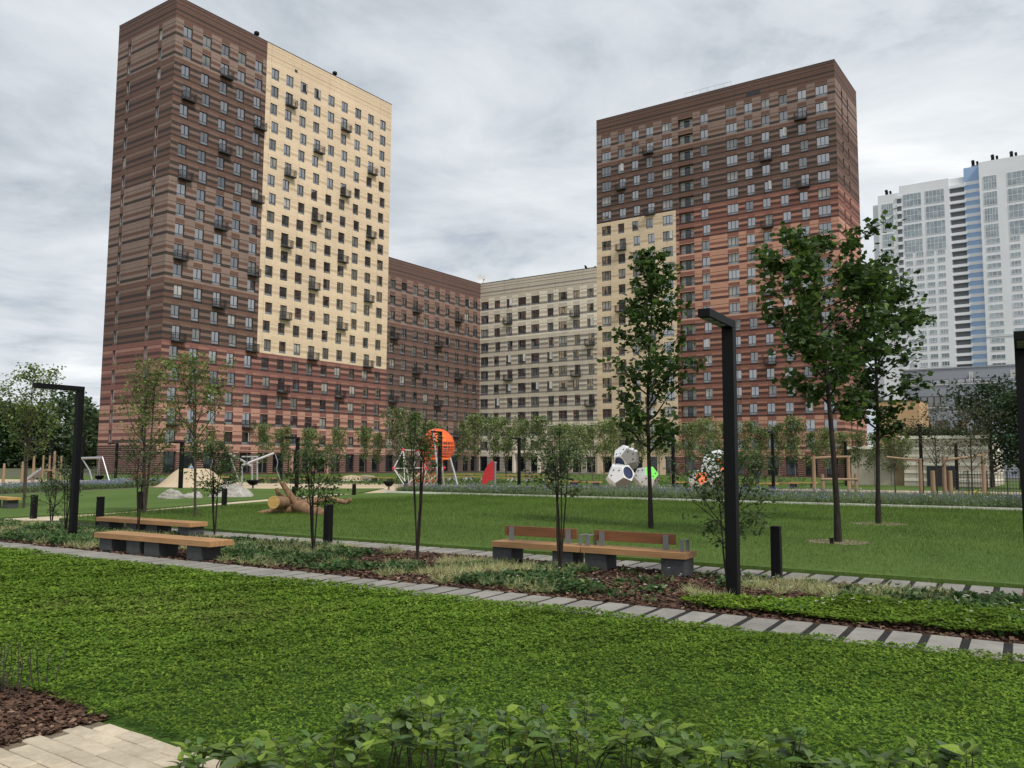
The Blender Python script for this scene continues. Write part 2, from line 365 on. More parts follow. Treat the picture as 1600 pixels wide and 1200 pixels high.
# paved terrace corner at the bottom left
def TS(s_, t_, z=0): p = s_ * V + t_ * U; return Vector((p[0], p[1], z))
TS0, TT1 = -6.66, 3.80
ter = sheet('terrace', [TS(TS0, -3), TS(-2, -3), TS(-2, TT1), TS(TS0, TT1)], .018, 'paver_bed')
pm = MB(); pm.box(-.147, .147, -.072, .072, 0, .05); pav_me = pm.mesh('paver', .007, 1)
row = 0; t = TT1 - .074
while t > 2.2:
    s = TS0 + .15 - (.0 if row % 2 else .15)
    while s < -4.6:
        if s > TS0 + .1:
            obj('paver', pav_me, 'paver', ter, TS(s, t, -.016 + rng.uniform(-.003, .003)), (rng.uniform(-.01, .01), rng.uniform(-.01, .01), VANG + rng.uniform(-.01, .01)))
        s += .302
    t -= .152; row += 1
sheet('mulch_bed', [TS(-14, -3), TS(TS0, -3), TS(TS0, 3.88), TS(-7.6, 3.95), TS(-9.5, 3.72), TS(-14, 3.55)], .020, 'mulch')

# ------------------------------------------------------------------ apartment blocks
FH, GF = 2.97, 4.17
def floor_z(r): return GF + (21 - r) * FH
Z_TOP_T, Z_TOP_W = 69.8, 40.25
CHECK = {1, 2, 9, 10, 11, 12, 13, 20, 21}
ZB = [0, .05, .35, .825, 1.30, 1.775, 2.25, 2.33, 2.65, 2.97]
PAL = {  # light, mid, dark, line
    'brown': (srgb(142, 121, 111), srgb(110, 84, 74), srgb(70, 61, 57), srgb(152, 128, 114)),
    'red': (srgb(190, 144, 128), srgb(138, 96, 88), srgb(92, 67, 64), srgb(204, 164, 148)),
    'yellow': (srgb(230, 207, 177), srgb(225, 201, 171), srgb(204, 181, 153), srgb(219, 196, 165)),
    'winebrown': (srgb(146, 119, 108), srgb(114, 89, 81), srgb(86, 74, 70), srgb(158, 132, 120)),
    'tan': (srgb(238, 226, 208), srgb(208, 195, 178), srgb(150, 142, 135), srgb(242, 232, 216)),
    'orange': (srgb(196, 147, 126), srgb(140, 96, 85), srgb(90, 63, 58), srgb(206, 162, 142))}
crng = random.Random(11)
def jit(c, a=.05): k = 1 + crng.uniform(-a, a); return tuple(min(1, x * k) for x in c)
def cell_color(zone, r, b, pier):
    Lt, Md, Dk, Ln = PAL[zone]
    if zone == 'yellow':
        return jit({3: Dk, 7: Md, 5: Md}.get(b, Lt), .025)
    if r in CHECK:
        if pier: return jit({0: Lt, 1: Lt, 2: Dk, 3: Lt, 4: Md, 5: Lt, 6: Dk, 7: Lt, 8: Lt}[b])
        return jit({0: Md, 1: Ln, 6: Ln, 7: Md, 8: Md}.get(b, Md))
    if pier: return jit({0: Md, 1: Dk, 2: Md, 3: Dk, 4: tuple((x + y) / 2 for x, y in zip(Md, Lt)), 5: Dk, 6: Md, 7: tuple((x + y * 2) / 3 for x, y in zip(Lt, Md)), 8: Md}[b])
    return jit({0: Md, 1: tuple(x * .62 for x in Dk), 6: Md, 7: Md, 8: Md}.get(b, Md))

def window_mesh(w_, h_, panes, transom=.42, fr=.06):
    f = MB(); y0, y1 = -.04, .04
    f.box(-w_ / 2, -w_ / 2 + fr, y0, y1, 0, h_); f.box(w_ / 2 - fr, w_ / 2, y0, y1, 0, h_)
    f.box(-w_ / 2 + fr, w_ / 2 - fr, y0, y1, 0, fr); f.box(-w_ / 2 + fr, w_ / 2 - fr, y0, y1, h_ - fr, h_)
    if transom: f.box(-w_ / 2 + fr, w_ / 2 - fr, y0 - .004, y1 - .004, transom - .035, transom + .035)
    for k in range(1, panes):
        x = -w_ / 2 + w_ * k / panes; f.box(x - .04, x + .04, y0 + .005, y1 + .005, (transom + .035) if transom else fr, h_ - fr)
    if transom and h_ < 2.5: f.box(-w_ / 2 + fr, w_ / 2 - fr, -.022, -.012, fr, transom - .035, None, 1)
    g = MB(); g.box(-w_ / 2 + fr * .5, w_ / 2 - fr * .5, -.006, .006, fr * .5, h_ - fr * .5)
    return f.mesh('window_frame'), g.mesh('pane')
WM = {}
def wmesh(w_, h_, panes, glassm='glass', tr=.42):
    k = (round(w_, 2), round(h_, 2), panes, glassm, tr)
    if k not in WM:
        a, b_ = window_mesh(w_, h_, panes, tr); a.materials.append(MAT['frame_pale' if w_ < 1.1 and h_ < 2 and tr else 'frame_dark']); a.materials.append(MAT['glass_panel']); b_.materials.append(MAT[glassm]); WM[k] = (a, b_)
    return WM[k]
def put_window(parent, x, y, z, w_, h_, panes, rz=0, name='window', glassm=None, tr=.42):
    if glassm is None: glassm = crng.choices(('glass', 'glass_dim', 'glass_curtain', 'glass_blind'), (.5, .28, .15, .07))[0]
    a, b_ = wmesh(w_, h_, panes, glassm, tr)
    o = obj(name, a, None, parent, (x, y, z), (0, 0, rz))
    obj('pane', b_, None, o, (0, .01, 0), (crng.gauss(0, .006), 0, crng.gauss(0, .006)))
    if name == 'window' and h_ < 2.1 and crng.random() < .05:
        obj('open_sash', sash_mesh(), None, o, (w_ / 2 - .05, -.05, .46), (0, 0, R(crng.uniform(20, 55))))
    return o
SASH = []
def sash_mesh():
    if not SASH:
        f = MB(); f.box(-.62, -.57, -.02, .02, 0, 1.38); f.box(-.05, 0, -.02, .02, 0, 1.38); f.box(-.57, -.05, -.02, .02, 0, .05); f.box(-.57, -.05, -.02, .02, 1.33, 1.38); f.box(-.57, -.05, -.004, .004, .05, 1.33, None, 1)
        me = f.mesh('open_sash'); me.materials.append(MAT['frame_white']); me.materials.append(MAT['glass_blind']); SASH.append(me)
    return SASH[0]
def balcony_mesh(side):
    f = MB(); w_, d = 2.05, .78; x0 = -.85 if side > 0 else -w_ + .85; x1 = x0 + w_
    f.box(x0, x1, -d, -.01, -.16, -.02)
    f.box(x0, x1, -d, -d + .04, 1.06, 1.12); f.box(x0, x0 + .04, -d + .04, -.01, 1.06, 1.12); f.box(x1 - .04, x1, -d + .04, -.01, 1.06, 1.12)
    n = 17
    for i_ in range(n):
        x = x0 + .01 + (w_ - .045) * i_ / (n - 1); f.box(x, x + .025, -d + .008, -d + .03, -.02, 1.06)
    for xs in (x0 + .005, x1 - .03):
        for i_ in range(1, 7): y = -d + d * i_ / 7; f.box(xs, xs + .02, y, y + .025, -.02, 1.06)
    me = f.mesh('balcony'); me.materials.append(MAT['balcony_metal']); return me
BALM = {1: balcony_mesh(1), -1: balcony_mesh(-1)}

def facade(thing, x0, x1, cols, rows, zone, balc, side, ztop, splits=(), flush=True):
    """front wall in local xz plane, y=0 facing -y, with holes; windows and balconies as parts.
    cols: (xl, xr, panes, movable, kind)"""
    m = MB(); DEP = .24
    for r in rows:
        z0 = floor_z(r); chk = r in CHECK; ops = []
        for ci, (xl, xr, panes, mov, kind) in enumerate(cols):
            a, b = xl, xr
            if not chk and mov:
                c = (a + b) / 2 + (.20 if r % 2 == 0 else -.12) * 1.0; a, b = c - .685, c + .685
            bal = r in balc.get(ci + 1, ()); zb = .05 if bal else .35
            if kind == 'loggia': zb = .35
            ops.append((a, b, zb, panes, bal, kind))
        xs = sorted(set([x0, x1] + [o[0] for o in ops] + [o[1] for o in ops] + [s_ for s_ in splits]))
        for i_ in range(len(xs) - 1):
            xa, xb = xs[i_], xs[i_ + 1]; xm = (xa + xb) / 2
            op = next((o for o in ops if o[0] < xm < o[1]), None); zn = zone(xm, r)
            for b_ in range(9):
                za, zb_ = ZB[b_], ZB[b_ + 1]
                if op and za >= op[2] - 1e-6 and zb_ <= 2.25 + 1e-6: continue
                c = cell_color(zn, r, b_, op is None)
                m.quad((xa, 0, z0 + za), (xb, 0, z0 + za), (xb, 0, z0 + zb_), (xa, 0, z0 + zb_), c)
        for (a, b, zb, panes, bal, kind) in ops:
            zn = zone((a + b) / 2, r); rc = tuple(x * .9 for x in PAL[zn][1]); zA, zB_ = z0 + zb, z0 + 2.25
            dp = .95 if kind == 'loggia' else DEP
            m.quad((a, 0, zA), (a, 0, zB_), (a, dp, zB_), (a, dp, zA), rc); m.quad((b, 0, zA), (b, dp, zA), (b, dp, zB_), (b, 0, zB_), rc)
            m.quad((a, 0, zB_), (b, 0, zB_), (b, dp, zB_), (a, dp, zB_), rc); m.quad((a, 0, zA), (a, dp, zA), (b, dp, zA), (b, 0, zA), rc)
            xc = (a + b) / 2
            if kind == 'loggia':
                w_ = b - a
                m.quad((a, dp, zA), (b, dp, zA), (b, dp, zB_), (a, dp, zB_), srgb(205, 207, 203))
                put_window(thing, xc - .05, dp - .06, zA + .02, 1.0, 1.72, 1, 0, 'loggia_door', 'glass_shop', 0)
                lm = loggia_rail(w_); obj('loggia_railing', lm, None, thing, (xc, .06, zA))
            else:
                put_window(thing, xc, DEP - .06, zA, b - a, zB_ - zA, panes)
                if bal: obj('balcony', BALM[side], None, thing, (xc, 0, z0 + .02))
    # parapet bands
    zr = floor_z(rows[0]) + FH; bands = []; z = zr; k = 0
    hs = [.42, .16, .5, .34, .16, .5, .16]
    kinds = [1, 2, 1, 2, 1, 1, 2]
    while z < ztop - .13:
        h = hs[k % len(hs)]; zz = min(z + h, ztop - .12); bands.append((z, zz, kinds[k % len(kinds)])); z = zz; k += 1
    xs = sorted(set([x0, x1] + list(splits)))
    for i_ in range(len(xs) - 1):
        zn = zone((xs[i_] + xs[i_ + 1]) / 2, rows[0])
        for (za, zb_, kk) in bands:
            m.quad((xs[i_], 0, za), (xs[i_ + 1], 0, za), (xs[i_ + 1], 0, zb_), (xs[i_], 0, zb_), jit(PAL[zn][kk], .03))
    # ground floor with shop glazing between ribbed piers
    ops = []
    for ci, (xl, xr, panes, mov, kind) in enumerate(cols):
        c = (xl + xr) / 2; ops.append((c - 1.0, c + 1.0))
    xs = sorted(set([x0, x1] + [v for o in ops for v in o]))
    for i_ in range(len(xs) - 1):
        xa, xb = xs[i_], xs[i_ + 1]; xm = (xa + xb) / 2; op = any(o[0] < xm < o[1] for o in ops); zn = zone(xm, 21); Lt, Md, Dk, Ln = PAL[zn]
        zz = 0.0
        while zz < 3.3 - 1e-6:
            for (h, c) in ((.26, Dk if zn != 'yellow' else Md), (.04, Ln)):
                if not op or zz < .1: m.quad((xa, 0, zz), (xb, 0, zz), (xb, 0, zz + h), (xa, 0, zz + h), jit(c))
                zz += h
        for (h, c) in ((.12, Ln if not op else Md), (.20, Md), (.08, Ln), (.47, Md if op else Lt)):
            m.quad((xa, 0, zz), (xb, 0, zz), (xb, 0, zz + h), (xa, 0, zz + h), jit(c)); zz += h
    for (a, b) in ops:
        rc = tuple(x * .9 for x in PAL[zone((a + b) / 2, 21)][1])
        for q in (((a, 0, .3), (a, 0, 3.3), (a, .35, 3.3), (a, .35, .3)), ((b, 0, .3), (b, .35, .3), (b, .35, 3.3), (b, 0, 3.3)), ((a, 0, 3.3), (b, 0, 3.3), (b, .35, 3.3), (a, .35, 3.3)), ((a, 0, .3), (a, .35, .3), (b, .35, .3), (b, 0, .3))): m.quad(*q, rc)
        put_window(thing, (a + b) / 2, .28, .3, b - a, 3.0, 2, 0, 'shop_window', 'glass_shop', 2.2)
    return m
LOGR = {}
def loggia_rail(w_):
    k = round(w_, 2)
    if k not in LOGR:
        f = MB(); f.box(-w_ / 2, w_ / 2, -.02, .02, .52, .58); f.box(-w_ / 2, w_ / 2, -.02, .02, .0, .05)
        for i_ in range(15): x = -w_ / 2 + w_ * (i_ + .5) / 15; f.box(x - .012, x + .012, -.012, .012, .05, .52)
        me = f.mesh('loggia_railing'); me.materials.append(MAT['balcony_metal']); LOGR[k] = me
    return LOGR[k]
def end_wall(m, thing, plane_x, y0, y1, slits, rows, zone, ztop, outward):
    """side wall in plane x=plane_x from y0 to y1; outward -1 faces -x, +1 faces +x"""
    X = plane_x; dp = .3 * -outward
    def Q(ya, yb, za, zb, c):
        p = [(X, ya, za), (X, yb, za), (X, yb, zb), (X, ya, zb)]
        m.quad(*(p if outward > 0 else reversed(p)), c)
    for r in rows:
        z0 = floor_z(r); zn = zone(r); Lt, Md, Dk, Ln = PAL[zn]
        seq = [Md, Lt, Dk, Lt, Md, Lt, Dk, Lt, Lt] if r in CHECK else [Md, Dk, Md, Dk, Md, tuple((x + y) / 2 for x, y in zip(Md, Lt)), Dk, Md, Md]
        ys = sorted(set([y0, y1] + [v for s_ in slits for v in s_]))
        for b_ in range(9):
            for i_ in range(len(ys) - 1):
                ym = (ys[i_] + ys[i_ + 1]) / 2; op = any(s_[0] < ym < s_[1] for s_ in slits)
                if op and 2 <= b_ <= 5: continue
                Q(ys[i_], ys[i_ + 1], z0 + ZB[b_], z0 + ZB[b_ + 1], jit(Md if op else seq[b_], .04))
        for (ya, yb) in slits:
            rc = tuple(x * .85 for x in Md); za, zb = z0 + .35, z0 + 2.25
            for q in (((X, ya, za), (X, ya, zb), (X + dp, ya, zb), (X + dp, ya, za)), ((X, yb, za), (X + dp, yb, za), (X + dp, yb, zb), (X, yb, zb)),
                      ((X, ya, zb), (X, yb, zb), (X + dp, yb, zb), (X + dp, ya, zb)), ((X, ya, za), (X + dp, ya, za), (X + dp, yb, za), (X, yb, za))): m.quad(*q, rc)
            put_window(thing, X + dp * .8, (ya + yb) / 2, za, yb - ya, zb - za, 1, -math.pi / 2 if outward < 0 else math.pi / 2, 'slit_window')
    z = floor_z(rows[0]) + FH; k = 0; hs = [.42, .16, .5, .34, .16, .5, .16]; kinds = [1, 2, 1, 2, 1, 1, 2]
    while z < ztop - .13:
        zz = min(z + hs[k % 7], ztop - .12); Q(y0, y1, z, zz, jit(PAL[zone(rows[0])][kinds[k % 7]], .03)); z = zz; k += 1
    zz = 0; Lt, Md, Dk, Ln = PAL[zone(21)]
    while zz < 4.1:
        for (h, c) in ((.26, Dk), (.04, Ln)):
            h = min(h, GF - zz)
            if h > 0: Q(y0, y1, zz, zz + h, jit(c)); zz += h
def shell(thing, x0, x1, dep, ztop, zone_col, left=True, right=True):
    """back, sides and roof where the facade code builds nothing"""
    m = MB(); c = zone_col
    m.quad((x0, dep, 0), (x0, dep, ztop - .12), (x1, dep, ztop - .12), (x1, dep, 0), c)
    if left: m.quad((x0, 0, 0), (x0, 0, ztop - .12), (x0, dep, ztop - .12), (x0, dep, 0), c)
    if right: m.quad((x1, 0, 0), (x1, dep, 0), (x1, dep, ztop - .12), (x1, 0, ztop - .12), c)
    m.build('back_wall', 'brick', thing)
    r = MB(); r.box(x0 + .3, x1 - .3, .3, dep - .3, ztop - 1.0, ztop - .9); r.build('roof', 'roofing', thing)
    k = MB(); k.box(x0 - .03, x1 + .03, -.03, .3, ztop - .12, ztop); k.box(x0 - .03, x1 + .03, dep - .3, dep + .03, ztop - .12, ztop)
    k.box(x0 - .03, x0 + .3, .3, dep - .3, ztop - .12, ztop); k.box(x1 - .3, x1 + .03, .3, dep - .3, ztop - .12, ztop)
    k.box(x0 + .27, x1 - .27, .29, .3, ztop - .9, ztop - .12)
    k.build('coping', 'coping', thing)
DEPB = 15.3; A1, A2, A3, B3 = 28.47, 57.63, 73.95, 45.15
def cols_from(centers, widths, sign=1):
    o = []
    for c, (wd, panes, mov, kind) in zip(centers, widths): o.append((c - wd / 2, c + wd / 2, panes, mov, kind))
    return o
N_ = (1.5, 2, True, 'win'); W_ = (2.04, 3, False, 'win'); LG = (2.95, 3, False, 'loggia')
# left tower: local x runs along U, so a window at distance a from the corner sits at x = -a
ta = empty('apartment_tower', (CC[0], CC[1], 0), UANG)
ctA = [-71.9, -68.65, -65.4, -62.33, -59.1, -55.83, -52.85, -49.82, -46.8, -43.6, -40.46, -37.13, -33.88, -30.7]
zA = lambda x, r: 'red' if r >= 17 else ('brown' if x < -A2 else 'yellow')
balA = {c: ((4, 8, 12, 16, 20) if c % 4 == 1 else (2, 6, 10, 14, 18)) for c in (1, 3, 5, 7, 9, 11, 13)}
mA = facade(ta, -A3, -A1, cols_from(ctA, [N_] * 14), list(range(1, 22)), zA, balA, 1, Z_TOP_T, (-A2,))
end_wall(mA, ta, -A3, 0, DEPB, [(3.4, 4.35), (11.55, 12.5)], list(range(1, 22)), lambda r: 'red' if r >= 17 else 'brown', Z_TOP_T, -1)
mA.build('wall', 'brick', ta); shell(ta, -A3, -A1, DEPB, Z_TOP_T, srgb(150, 130, 105), left=False)
tag(ta, 'tall apartment tower in brown and pale yellow brick over a red brick base', 'building')
# left wing
wa = empty('apartment_wing', (CC[0], CC[1], 0), UANG)
cwA = [-27.15, -24.0, -20.75, -17.5, -14.25, -11.05, -7.85, -4.6, -1.75]
balW = {1: (14, 18), 3: (12, 16, 20), 5: (14, 18), 7: (12, 16, 20)}
mW = facade(wa, -A1, 0, cols_from(cwA, [N_] * 9), list(range(11, 22)), lambda x, r: 'winebrown', balW, 1, Z_TOP_W)
mW.build('wall', 'brick', wa); shell(wa, -A1, DEPB, DEPB, Z_TOP_W, PAL['winebrown'][1], left=False)
tag(wa, 'lower apartment wing in dark brown striped brick beside the yellow tower', 'building')
# right wing and right tower: local x along V, y along U
wb = empty('apartment_wing', (CC[0], CC[1], 0), VANG)
cwB = [1.2, 4.45, 7.6, 10.8, 14.08, 17.75, 20.7, 23.85, 27.0]
balB = {3: (12, 16, 20), 8: (12, 16, 20), 9: (14, 18)}
mB = facade(wb, 0, A1, cols_from(cwB, [W_, N_, N_, W_, W_, N_, W_, N_, N_]), list(range(11, 22)), lambda x, r: 'tan', balB, -1, Z_TOP_W)
mB.build('wall', 'brick', wb); shell(wb, .02, A1, DEPB, Z_TOP_W, PAL['tan'][1], left=False, right=False)
tag(wb, 'lower apartment wing in tan and beige striped brick, middle of the courtyard', 'building')
tb = empty('apartment_tower', (CC[0], CC[1], 0), VANG)
ctB = [30.6, 33.93, 36.95, 39.95, 43.5, 47.22, 50.85, 55.97, 59.1, 62.15, 65.27, 68.45, 71.7]
balT = {2: (4, 8, 12, 16, 20), 10: (4, 8, 12, 16, 20), 4: (2, 6, 10, 14, 18), 12: (2, 6, 10, 14, 18)}
zB_ = lambda x, r: 'brown' if r < 7 else ('yellow' if x < B3 else 'orange')
mT = facade(tb, A1, A3, cols_from(ctB, [W_, N_, N_, N_, W_, LG, N_, W_, N_, N_, N_, N_, W_]), list(range(1, 22)), zB_, balT, -1, Z_TOP_T, (B3,))
end_wall(mT, tb, A3, 0, DEPB, [(3.95, 4.8), (7.9, 8.75)], list(range(1, 22)), lambda r: 'brown' if r < 7 else 'orange', Z_TOP_T, 1)
g_ = MB(); g_.box(0, 1.15, -.03, .02, 0, .75); g_.box(1.3, 2.45, -.03, .02, 0, .75); g_.build('vent_grille', 'balcony_metal', tb, loc=(58.9, 0, 67.0))
g_ = MB(); g_.box(0, .55, -.03, .02, 0, .5); g_.build('vent_grille', 'balcony_metal', ta, loc=(-51.9, 0, 66.9))
mT.build('wall', 'brick', tb); shell(tb, A1, A3, DEPB, Z_TOP_T, PAL['brown'][1], right=False)
tag(tb, 'tall apartment tower in dark brown brick over yellow and orange brick', 'building')
# entrance portals
for (th, x0, x1, zn) in ((ta, -50.6, -42.5, 'red'), (wb, 9.0, 15.6, 'tan')):
    p = MB(); c = PAL[zn][0]; p.box(x0, x0 + .5, -.5, -.01, 0, 3.9, c); p.box(x1 - .5, x1, -.5, -.01, 0, 3.9, c); p.box(x0 - .1, x1 + .1, -.55, -.01, 3.9, 4.15, c)
    p.build('entrance_portal', 'brick', th)

# roof fittings
def dish(loc, size, rz, label, mat='white_paint', grp='dishes on the roofs'):
    e_ = empty('satellite_dish', loc, rz); b = MB(); n = 16
    rings = []
    for (rr, dd) in ((0, .28), (.35, .23), (.7, .1), (1, 0)):
        rings.append([(rr * size * math.cos(2 * math.pi * k / n), -dd * size * -1 + 0, rr * size * math.sin(2 * math.pi * k / n)) for k in range(n)])
    for i_ in range(3):
        for k in range(n): b.quad(rings[i_][k], rings[i_][(k + 1) % n], rings[i_ + 1][(k + 1) % n], rings[i_ + 1][k])
    b.build('reflector', mat, e_, loc=(0, -.1 * size, size * 1.35), rot=(R(-22), 0, 0))
    q = MB(); q.tube([(0, .25 * size, 0), (0, .25 * size, size * 1.3)], .07 * size, 8); q.bar((0, .25 * size, size * .05), (-.6 * size, .5 * size, 0.03), .08 * size); q.bar((0, .25 * size, size * .05), (.6 * size, .5 * size, 0.03), .08 * size); q.build('mast', 'grey_steel', e_)
    q = MB(); q.bar((0, -.1 * size, size * .5), (0, -.95 * size, size * 1.2), .05 * size); q.box(-.08 * size, .08 * size, -1.05 * size, -.88 * size, size * 1.15, size * 1.32); q.build('feed_arm', 'grey_steel', e_)
    tag(e_, label, 'satellite dish', grp); return e_
def onW(th_axis, x, y, z):
    p = CC + (V if th_axis == 'B' else U) * x + (U if th_axis == 'B' else -V) * y; return Vector((p[0], p[1], z))
dish(onW('B', -.6, 1.2, Z_TOP_W - .9), 1.45, R(20), 'large white satellite dish on the roof where the two wings meet')
dish(onW('B', 5.0, 4.5, Z_TOP_W - .9), 1.1, R(-30), 'small white satellite dish on the tan wing, right of the corner')
dish(onW('B', 25.3, 1.4, Z_TOP_W - .9), .85, R(60), 'black satellite dish on the tan wing, near the right tower', 'black_metal')
dish(onW('B', 27.0, 1.6, Z_TOP_W - .9), .7, R(-70), 'black satellite dish touching the right tower wall', 'black_metal')
def vent(loc, label):
    e_ = empty('roof_vent', loc, UANG); q = MB(); q.tube([(0, 0, 0), (0, 0, 1.5)], .22, 12); q.build('pipe', 'black_metal', e_)
    q = MB(); q.tube([(0, 0, 1.45), (0, 0, 1.55), (0, 0, 1.95), (0, 0, 2.1)], [.26, .42, .42, .2], 12); q.build('cowl', 'black_metal', e_); tag(e_, label, 'roof vent', 'vents on the towers')
vent(onW('A', -59.2, .8, Z_TOP_T - .9), 'dark roof vent where the brown and yellow bricks of the left tower meet')
vent(onW('A', -42.3, .8, Z_TOP_T - .9), 'dark round roof vent midway along the yellow tower top')
e_ = empty('roof_hut', onW('B', 56.5, 3.5, Z_TOP_T - .9), VANG)
q = MB(); q.box(0, 9.0, 0, 4, 0, 1.9); q.build('hut_wall', 'white_paint', e_); q = MB(); q.box(-.15, 9.15, -.15, 4.15, 1.9, 2.1); q.build('hut_roof', 'coping', e_)
tag(e_, 'low white plant room on the roof of the right tower', 'roof structure')
# roof railing on the right tower
e_ = empty('roof_railing', onW('B', 47, .5, Z_TOP_T - .9), VANG); q = MB(); q.box(0, 9, -.02, .02, 1.9, 1.94); q.build('rail', 'steel', e_)
pm_ = MB(); pm_.box(-.02, .02, -.02, .02, 0, 1.9); pme = pm_.mesh('post'); pme.materials.append(MAT['steel'])
for k in range(7): obj('post', pme, None, e_, (.05 + k * 1.48, 0, 0))
tag(e_, 'thin steel roof railing left of the white plant room', 'railing')

# ------------------------------------------------------------------ street lamps, bollards
def lamp(loc, h, arm, label, rz=None, thick=.185):
    e_ = empty('street_lamp', loc, LANG if rz is None else rz)
    p = MB(); t_ = thick / 2; p.box(-t_, t_, -t_, t_, 0, h - .13); p.build('post', 'black_metal', e_, .008)
    a_ = MB(); a_.box(-t_, t_, -arm, t_, h - .128, h); a_.build('arm', 'black_metal', e_, .008)
    l_ = MB()
    for k in range(3): y = -arm + .1 + k * .3; l_.box(-t_ * .6, t_ * .6, y, y + .22, h - .14, h - .1285)
    l_.build('lamp_panel', 'grey_steel', e_)
    b_ = MB(); b_.box(-.17, .17, -.17, .17, 0, .018); b_.build('base_plate', 'grey_steel', e_)
    tag(e_, label, 'lamp', 'black angular street lamps'); return e_
lamp(G(1146, 935), at(1147, 501, G(1146, 935).y).z, 1.25, 'nearest black lamp post, standing at the front of the planting bed')
lamp(G(113, 841), at(126, 604, G(113, 841).y).z, 1.25, 'black lamp post at the left, behind the slab path by the backless benches', thick=.16)
lamp(Vector((7.93, 13.0, 0)), at(1600, 534, 13).z, 1.25, 'black lamp post cut off by the right edge of the picture')
def base_from(px, py_base): return G(px, py_base)
for (px, Y, top, lab) in ((78, 68, 690, 'distant black lamp post beside the slide at the far left'), (283, 62, 690, 'distant black lamp post in front of the beige mound'),
                          (440, 92, 678, 'distant black lamp post before the red brick base'), (464, 58, 683, 'distant black lamp post right behind the log'),
                          (687, 66, 674, 'black lamp post in front of the orange climbing ball'), (811, 78, 684, 'distant black lamp post right of the red fin'),
                          (980, 84, 680, 'distant black lamp post behind the stacked white polyhedra'), (1052, 70, 672, 'distant black lamp post between the two groups of polyhedra'),
                          (1208, 70, 675, 'distant black lamp post beside the walking person'), (1322, 82, 690, 'distant black lamp post behind the low timber frame'),
                          (1391, 88, 698, 'distant black lamp post in front of the pale pavilion, left'), (1440, 56, 664, 'black lamp post beside the timber beam at the right'),
                          (1495, 68, 693, 'distant black lamp post before the striped pavilion, right'), (128, 86, 682, 'distant thin lamp post left of the swing'), (181, 96, 692, 'distant lamp post near the corner of the red brick base')):
    b = ground_at(px, Y); h = at(px, top, Y).z
    lamp(b, h, 1.1, lab, thick=.24 if Y > 60 else .2)
def bollard(loc, h, label, w_=.17):
    e_ = empty('bollard', loc, LANG); p = MB(); p.box(-w_ / 2, w_ / 2, -w_ / 2, w_ / 2, 0, h - .16); p.build('post', 'black_metal', e_, .006)
    p = MB(); p.box(-w_ / 2 + .004, w_ / 2 - .004, -w_ / 2 + .004, w_ / 2 - .004, h - .16, h - .06); p.build('light_slot', 'black_metal', e_)
    p = MB(); p.box(-w_ / 2, w_ / 2, -w_ / 2, w_ / 2, h - .06, h); p.build('cap', 'black_metal', e_, .006)
    p = MB(); p.box(w_ * .2, w_ * .42, -w_ / 2 - .004, -w_ / 2 + .002, .06, .10); p.build('plate', 'grey_steel', e_)
    tag(e_, label, 'bollard', 'black square bollard lights')
for (px, py, top, lab) in ((1214, 905, 822, 'black bollard light right of the nearest lamp post'), (512, 851, 788, 'black bollard light in front of the log'),
                           (155, 825, 776, 'black bollard light behind the backless benches at the left'), (52, 811, 773, 'black bollard light at the far left beside the beige path'),
                           (219, 800, 768, 'black bollard light partly behind the slim left tree'), (350, 794, 763, 'black bollard light in front of the big boulder'),
                           (459, 776.5, 760, 'small distant bollard light just behind the raised log limb'), (553, 776, 756, 'small distant bollard light on the lawn right of the log'),
                           (634, 769.5, 752, 'small distant bollard light at the end of the lawn kerb'), (1116 - 26, 757, 744, 'tiny far bollard light left of the orange polyhedron')):
    g = G(px, py); bollard(g, at(px, top, g.y).z, lab)

# ------------------------------------------------------------------ benches
def bench(center, length, depth, ztop, label, backs=(), legs=None, arms=()):
    e_ = empty('bench', center, LANG); nb = 5; bw = depth / nb
    for k in range(nb):
        p = MB(); y = -depth / 2 + k * bw; p.box(-length / 2, length / 2, y + .002, y + bw - .002, ztop - .115, ztop); p.build('seat_board', 'bench_wood', e_, .005)
    for lx, lw in legs:
        p = MB(); p.box(lx - lw / 2, lx + lw / 2, -depth / 2 + .06, depth / 2 - .06, 0, ztop - .117); p.build('leg', 'concrete_dark', e_, .008)
    for (x0, x1) in backs:
        k = MB(); k.box(x0, x1, depth * .18, depth * .18 + .06, ztop + .10, ztop + .30); bk = k.build('backrest', 'bench_back_wood', e_, .006)
        for x in (x0 + .18, x1 - .18):
            q = MB(); q.box(x - .055, x + .055, depth * .18 - .03, depth * .18 - .002, ztop + .001, ztop + .28); q.build('bracket', 'grey_steel', e_)
    for x in arms:
        q = MB(); q.box(x - .035, x + .035, -.12, -.10, ztop + .001, ztop + .2); q.box(x - .035, x + .035, .20, .22, ztop + .001, ztop + .2); q.box(x - .035, x + .035, -.12, .22, ztop + .2, ztop + .215); q.build('armrest', 'grey_steel', e_)
    tag(e_, label, 'bench', 'wooden benches on concrete blocks'); return e_
def bench_at(pxl, pxr, tF, ztop, depth, label, **kw):
    # front edge at garden row tF; ends where the pixel columns cross that row at seat height
    def s_at(px):
        lo, hi = -40.0, 10.0
        for _ in range(40):
            m_ = (lo + hi) / 2; p = L(m_, tF, ztop); c, s_ = math.cos(PIT), math.sin(PIT); yc = p.y * c + (p.z - EYE) * s_; zz = -p.y * s_ + (p.z - EYE) * c
            a, b = FPX * p.x / yc, -FPX * zz / yc; X = 800 + math.cos(ROL) * a - math.sin(ROL) * b
            if X < px: lo = m_
            else: hi = m_
        return (lo + hi) / 2
    s0, s1 = s_at(pxl), s_at(pxr); return bench(L((s0 + s1) / 2, tF + depth / 2), s1 - s0, depth, ztop, label, **kw), s1 - s0
